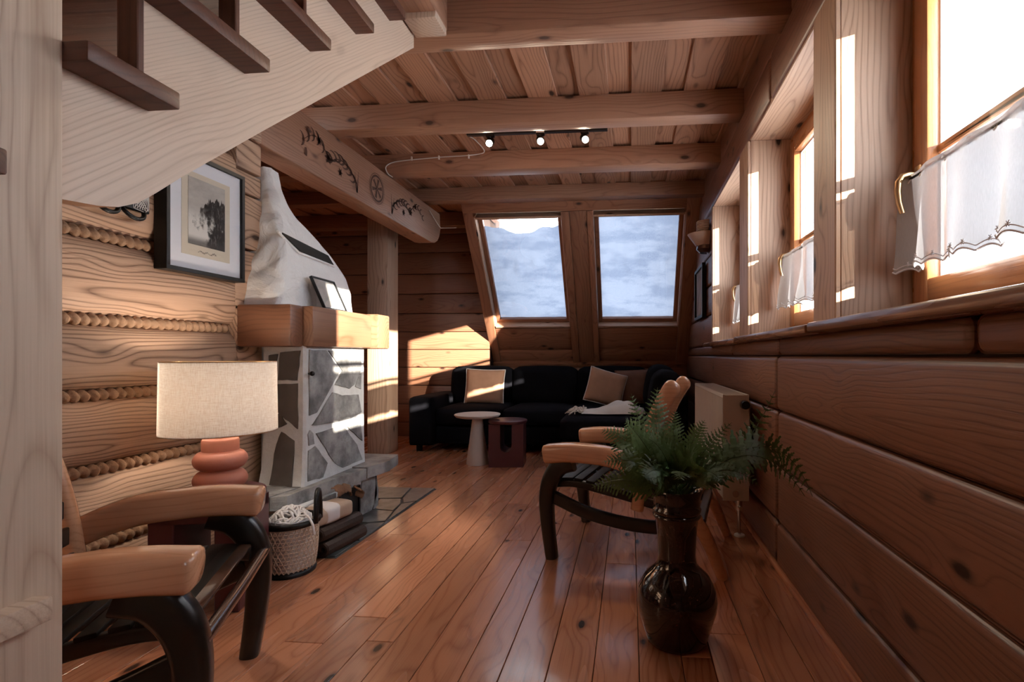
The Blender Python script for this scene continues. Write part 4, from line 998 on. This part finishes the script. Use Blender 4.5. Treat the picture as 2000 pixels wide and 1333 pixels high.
cd = nb(); r_ = random.Random(5); p = [Vector((0, 0, HB+.0))]; th = 0
for k in range(620):
    th += r_.uniform(-.55, .65); q = p[-1] + Vector((math.cos(th), math.sin(th), 0))*.013; d = math.hypot(q.x, q.y)
    if d > .085: q.x *= .085/d; q.y *= .085/d; th += .5
    q.z = HB - .006 + .062*(1-(min(d, .085)/.09)**2) + .012*math.sin(k*.9) + r_.uniform(-.004, .004); p.append(q)
for q in (Vector((.10, -.03, HB+.035)), Vector((.125, -.045, HB+.028)), Vector((.145, -.05, HB-.005)), Vector((.150, -.052, HB-.045))): p.append(q)
tube(cd, p, .0052, 6); M['white_cord'] = plain('white_cord', (.78, .75, .74), .9)
tag(ob('cord_tangle', cd, 'white_cord', None, (-1.570, 2.245, 0), smooth=True), 'tangle of white cord heaped in the cane basket', 'cord')
# ---- firewood
M['briquette'] = plain('briquette', (.035, .020, .014), .6, bumpscale=60, bumpstr=.6, var=.4); M['bark'] = plain('bark', (.20, .105, .06), .8, bumpscale=30, bumpstr=.8, var=.5); M['kraft'] = plain('kraft', (.40, .29, .215), .55, bumpscale=25, bumpstr=.4, var=.2); M['label_paper'] = plain('label_paper', (.62, .58, .57), .7)
labs = ['lower dark firewood briquette lying nearest the floor boards', 'lower dark firewood briquette nearest the cane basket', 'upper dark firewood briquette beside the ash door', 'upper dark firewood briquette beside the basket']
for (x, z), l in zip(((-1.478, .046), (-1.552, .046), (-1.500, .115), (-1.574, .115)), labs):
    bm = nb(); R1 = .036; n = 10
    def rg(r, y): return [bm.verts.new((r*math.cos(2*PI*k/n), y, r*math.sin(2*PI*k/n))) for k in range(n)]
    rs = [rg(.012, -.12), rg(.013, -.148), rg(R1-.006, -.152), rg(R1, -.145), rg(R1, .145), rg(R1-.006, .15), rg(.012, .15)]
    for A, B_ in zip(rs, rs[1:]):
        for j in range(n): bm.faces.new((A[j], A[(j+1) % n], B_[(j+1) % n], B_[j]))
    bm.faces.new(rs[0]); bm.faces.new(rs[-1]); tag(ob('firewood_briquette', bm, 'briquette', None, (x, 2.53, z), (0, 0, -.14), 30), l, 'firewood', 'firewood by the hearth')
pk = thing('paper_packet', 'brown paper packet with pale label on top of the firewood', 'packet', (-1.55, 2.50, .154), -.22)
bm = nb(); softbox(bm, -.062, .062, -.125, .125, 0, .082, .022, .008, 8); ob('wrapping', bm, 'kraft', pk, smooth=True)
bm = nb(); softbox(bm, -.066, .066, -.075, .035, -.0, .088, .022, .008, 8); ob('label_band', bm, 'label_paper', pk, smooth=True)
for k, (x, y, z, rz, l) in enumerate(((-1.545, 2.66, .26, .3, 'curled brown bark strip standing upright behind the packet'), (-1.50, 2.70, .235, 1.2, 'curled bark strip nearest the ash door'), (-1.555, 2.60, .275, -.4, 'flat grey bark flake lying on the paper packet'))):
    bm = nb(); 
    def fb(u, v): 
        a = -1.3 + 2.6*u; r = .032 + .006*noise.noise((u*4, v*4, k)); return (r*math.cos(a), .05*(v-.5) + .008*noise.noise((u*6, v*5, k+4)), r*math.sin(a) + (.016*v*math.sin(u*9) if k < 2 else 0))
    sheet(bm, fb, 12, 8)
    o = ob('bark_strip', bm, 'bark', None, (x, y, z), (.9 if k == 0 else .3, -.5, rz), True); o.modifiers.new('thickness', 'SOLIDIFY').thickness = .003
    tag(o, l, 'bark', 'bark kindling by the hearth')
# ---- wall sconce and small framed picture on the right wall
M['tan_ceramic'] = plain('tan_ceramic', (.45, .29, .21), .55, var=.1)
sn = thing('wall_sconce', 'tan ceramic wall sconce with woven top near the slope', 'wall lamp', (.69, 4.62, 2.0))
bm = nb()
def half(prof, n=18):
    rings = [[bm.verts.new((-r*1.15*math.sin(PI*j/n), r*math.cos(PI*j/n), z)) for j in range(n+1)] for r, z in prof]
    for A, B_ in zip(rings, rings[1:]):
        for j in range(n): bm.faces.new((A[j], A[j+1], B_[j+1], B_[j]))
half([(.09, -.03), (.155, .075), (.148, .078), (.085, -.025)]); ob('bowl', bm, 'tan_ceramic', sn, smooth=30)
bm = nb(); half([(.085, -.03), (.088, -.06), (.06, -.09), (.02, -.09)]); ob('cup', bm, 'dark_brown', sn, smooth=30)
bm = nb()
for k in range(9): tube(bm, [(-.095*math.sin(PI*j/14), .085*math.cos(PI*j/14), .07+k*.014) for j in range(15)], .007, 5)
ob('woven_top', bm, 'cane', sn, smooth=True)
p2 = thing('small_picture', 'small black-framed picture beside the far window', 'picture', (.688, 5.02, 1.60))
bm = nb(); w_, h_ = .56, .50
for e in ((-w_/2, w_/2, -h_/2, -h_/2+.03), (-w_/2, w_/2, h_/2-.03, h_/2), (-w_/2, -w_/2+.03, -h_/2+.03, h_/2-.03), (w_/2-.03, w_/2, -h_/2+.03, h_/2-.03)): box(bm, -.032, 0, e[0], e[1], e[2], e[3], .002)
ob('picture_frame', bm, 'black_metal', p2)
bm = nb(); box(bm, -.014, -.004, -w_/2+.03, w_/2-.03, -h_/2+.03, h_/2-.03); ob('print', bm, 'gray_print', p2)
bm = nb(); box(bm, -.022, -.020, -w_/2+.03, w_/2-.03, -h_/2+.03, h_/2-.03); ob('glass', bm, 'glass', p2)
# ---- track light
tr_ = thing('track_light', 'black ceiling track with three lit spot heads', 'ceiling light', (-.68, 3.70, 2.655))
bm = nb(); box(bm, -.52, .52, -.018, .018, -.028, 0, .003); ob('rail', bm, 'black_metal', tr_)
bm = nb(); box(bm, .0, .06, -.019, .019, -.029, -.002); ob('feed_clip', bm, 'white_enamel', tr_)
M['spot_glow'] = emit('spot_glow', (1, .86, .68), 55)
for x, dx_ in ((-.345, -.25), (.03, .0), (.355, .05)):
    hd = Vector((.18+dx_*.3, -.82, -.50)).normalized(); c_ = Vector((x, -.01, -.085))
    bm = nb(); tube(bm, [c_ - hd*.055, c_ - hd*.05, c_ + hd*.035, c_ + hd*.042], [.022, .029, .029, .027], 20); h_o = ob('spot_head', bm, 'black_metal', tr_, smooth=40)
    bm = nb(); box(bm, x-.03, x+.03, -.016, .016, -.045, -.026, .003); cyl(bm, (x, 0, -.04), tuple(c_ - hd*.03), .009, n=10); ob('bracket', bm, 'black_metal', h_o)
    bm = nb(); tube(bm, [c_ + hd*.040, c_ + hd*.0445], .023, 20); ob('bulb', bm, 'spot_glow', h_o)
    sd = bpy.data.lights.new('spot_beam', 'SPOT'); sd.energy = 22; sd.color = (1, .80, .58); sd.spot_size = 1.9; sd.spot_blend = .6; sd.shadow_soft_size = .025
    so_ = bpy.data.objects.new('spot_beam', sd); COL.objects.link(so_); so_.parent = tr_; so_.location = c_ + hd*.05; so_.rotation_euler = hd.to_track_quat('-Z', 'Y').to_euler()
# its white cable, stapled along the beam and down the carved one
cab = thing('power_cable', 'thin white cable running from the track light along the beam', 'cable', (-1.2, 4.0, 2.6))
bm = nb(); K0 = Vector((-1.2, 4.0, 2.6))
pts = smoothpath([(-1.19, 3.70, 2.63), (-1.18, 3.85, 2.655), (-1.17, 4.045, 2.645), (-1.30, 4.052, 2.625), (-1.42, 4.052, 2.622), (-1.55, 4.052, 2.618), (-1.70, 4.052, 2.610), (-1.86, 4.052, 2.600), (-1.95, 4.05, 2.585), (-1.985, 4.02, 2.54), (-1.985, 4.06, 2.50), (-1.99, 4.15, 2.505)], 70)
tube(bm, [Vector(q)-K0 for q in pts], .0042, 6)
pts = smoothpath([(-1.99, 4.95, 2.45), (-1.985, 5.06, 2.40), (-1.97, 5.18, 2.34), (-1.94, 5.20, 2.335), (-1.80, 5.20, 2.335)], 24)
bm2 = nb(); tube(bm2, [Vector(q)-K0 for q in pts], .0042, 6)
ob('cable_run', bm, 'white_enamel', cab, smooth=True); ob('cable_tail', bm2, 'white_enamel', cab, smooth=True)
for x in (-1.30, -1.55, -1.78):
    bm = nb(); box(bm, x-.006-K0.x, x+.006-K0.x, 4.046-K0.y, 4.059-K0.y, 2.60-K0.z, 2.632-K0.z, .002); ob('cable_clip', bm, 'white_enamel', cab)
# ---- two dark wooden ornaments on the annex wall
for k, (z, x0, x1, l) in enumerate(((2.53, -4.25, -3.86, 'upper dark carved wooden paddle hanging on the annex wall'), (2.37, -4.10, -3.55, 'lower dark carved wooden paddle hanging on the annex wall'))):
    bm = nb(); L_ = x1-x0; pr = [(0, -.02), (L_*.6, -.045), (L_*.98, -.075), (L_, -.03), (L_*1.1, .03), (L_*1.25, .085), (L_*1.02, .06), (L_*.5, .045), (0, .03)]
    prism(bm, [(a, 0, b) for a, b in pr], (0, .022, 0), .005, 2); tag(ob('carved_paddle', bm, 'ebony', None, (x0, YB-.034, z), smooth=40), l, 'ornament', 'carved paddles on the annex wall')
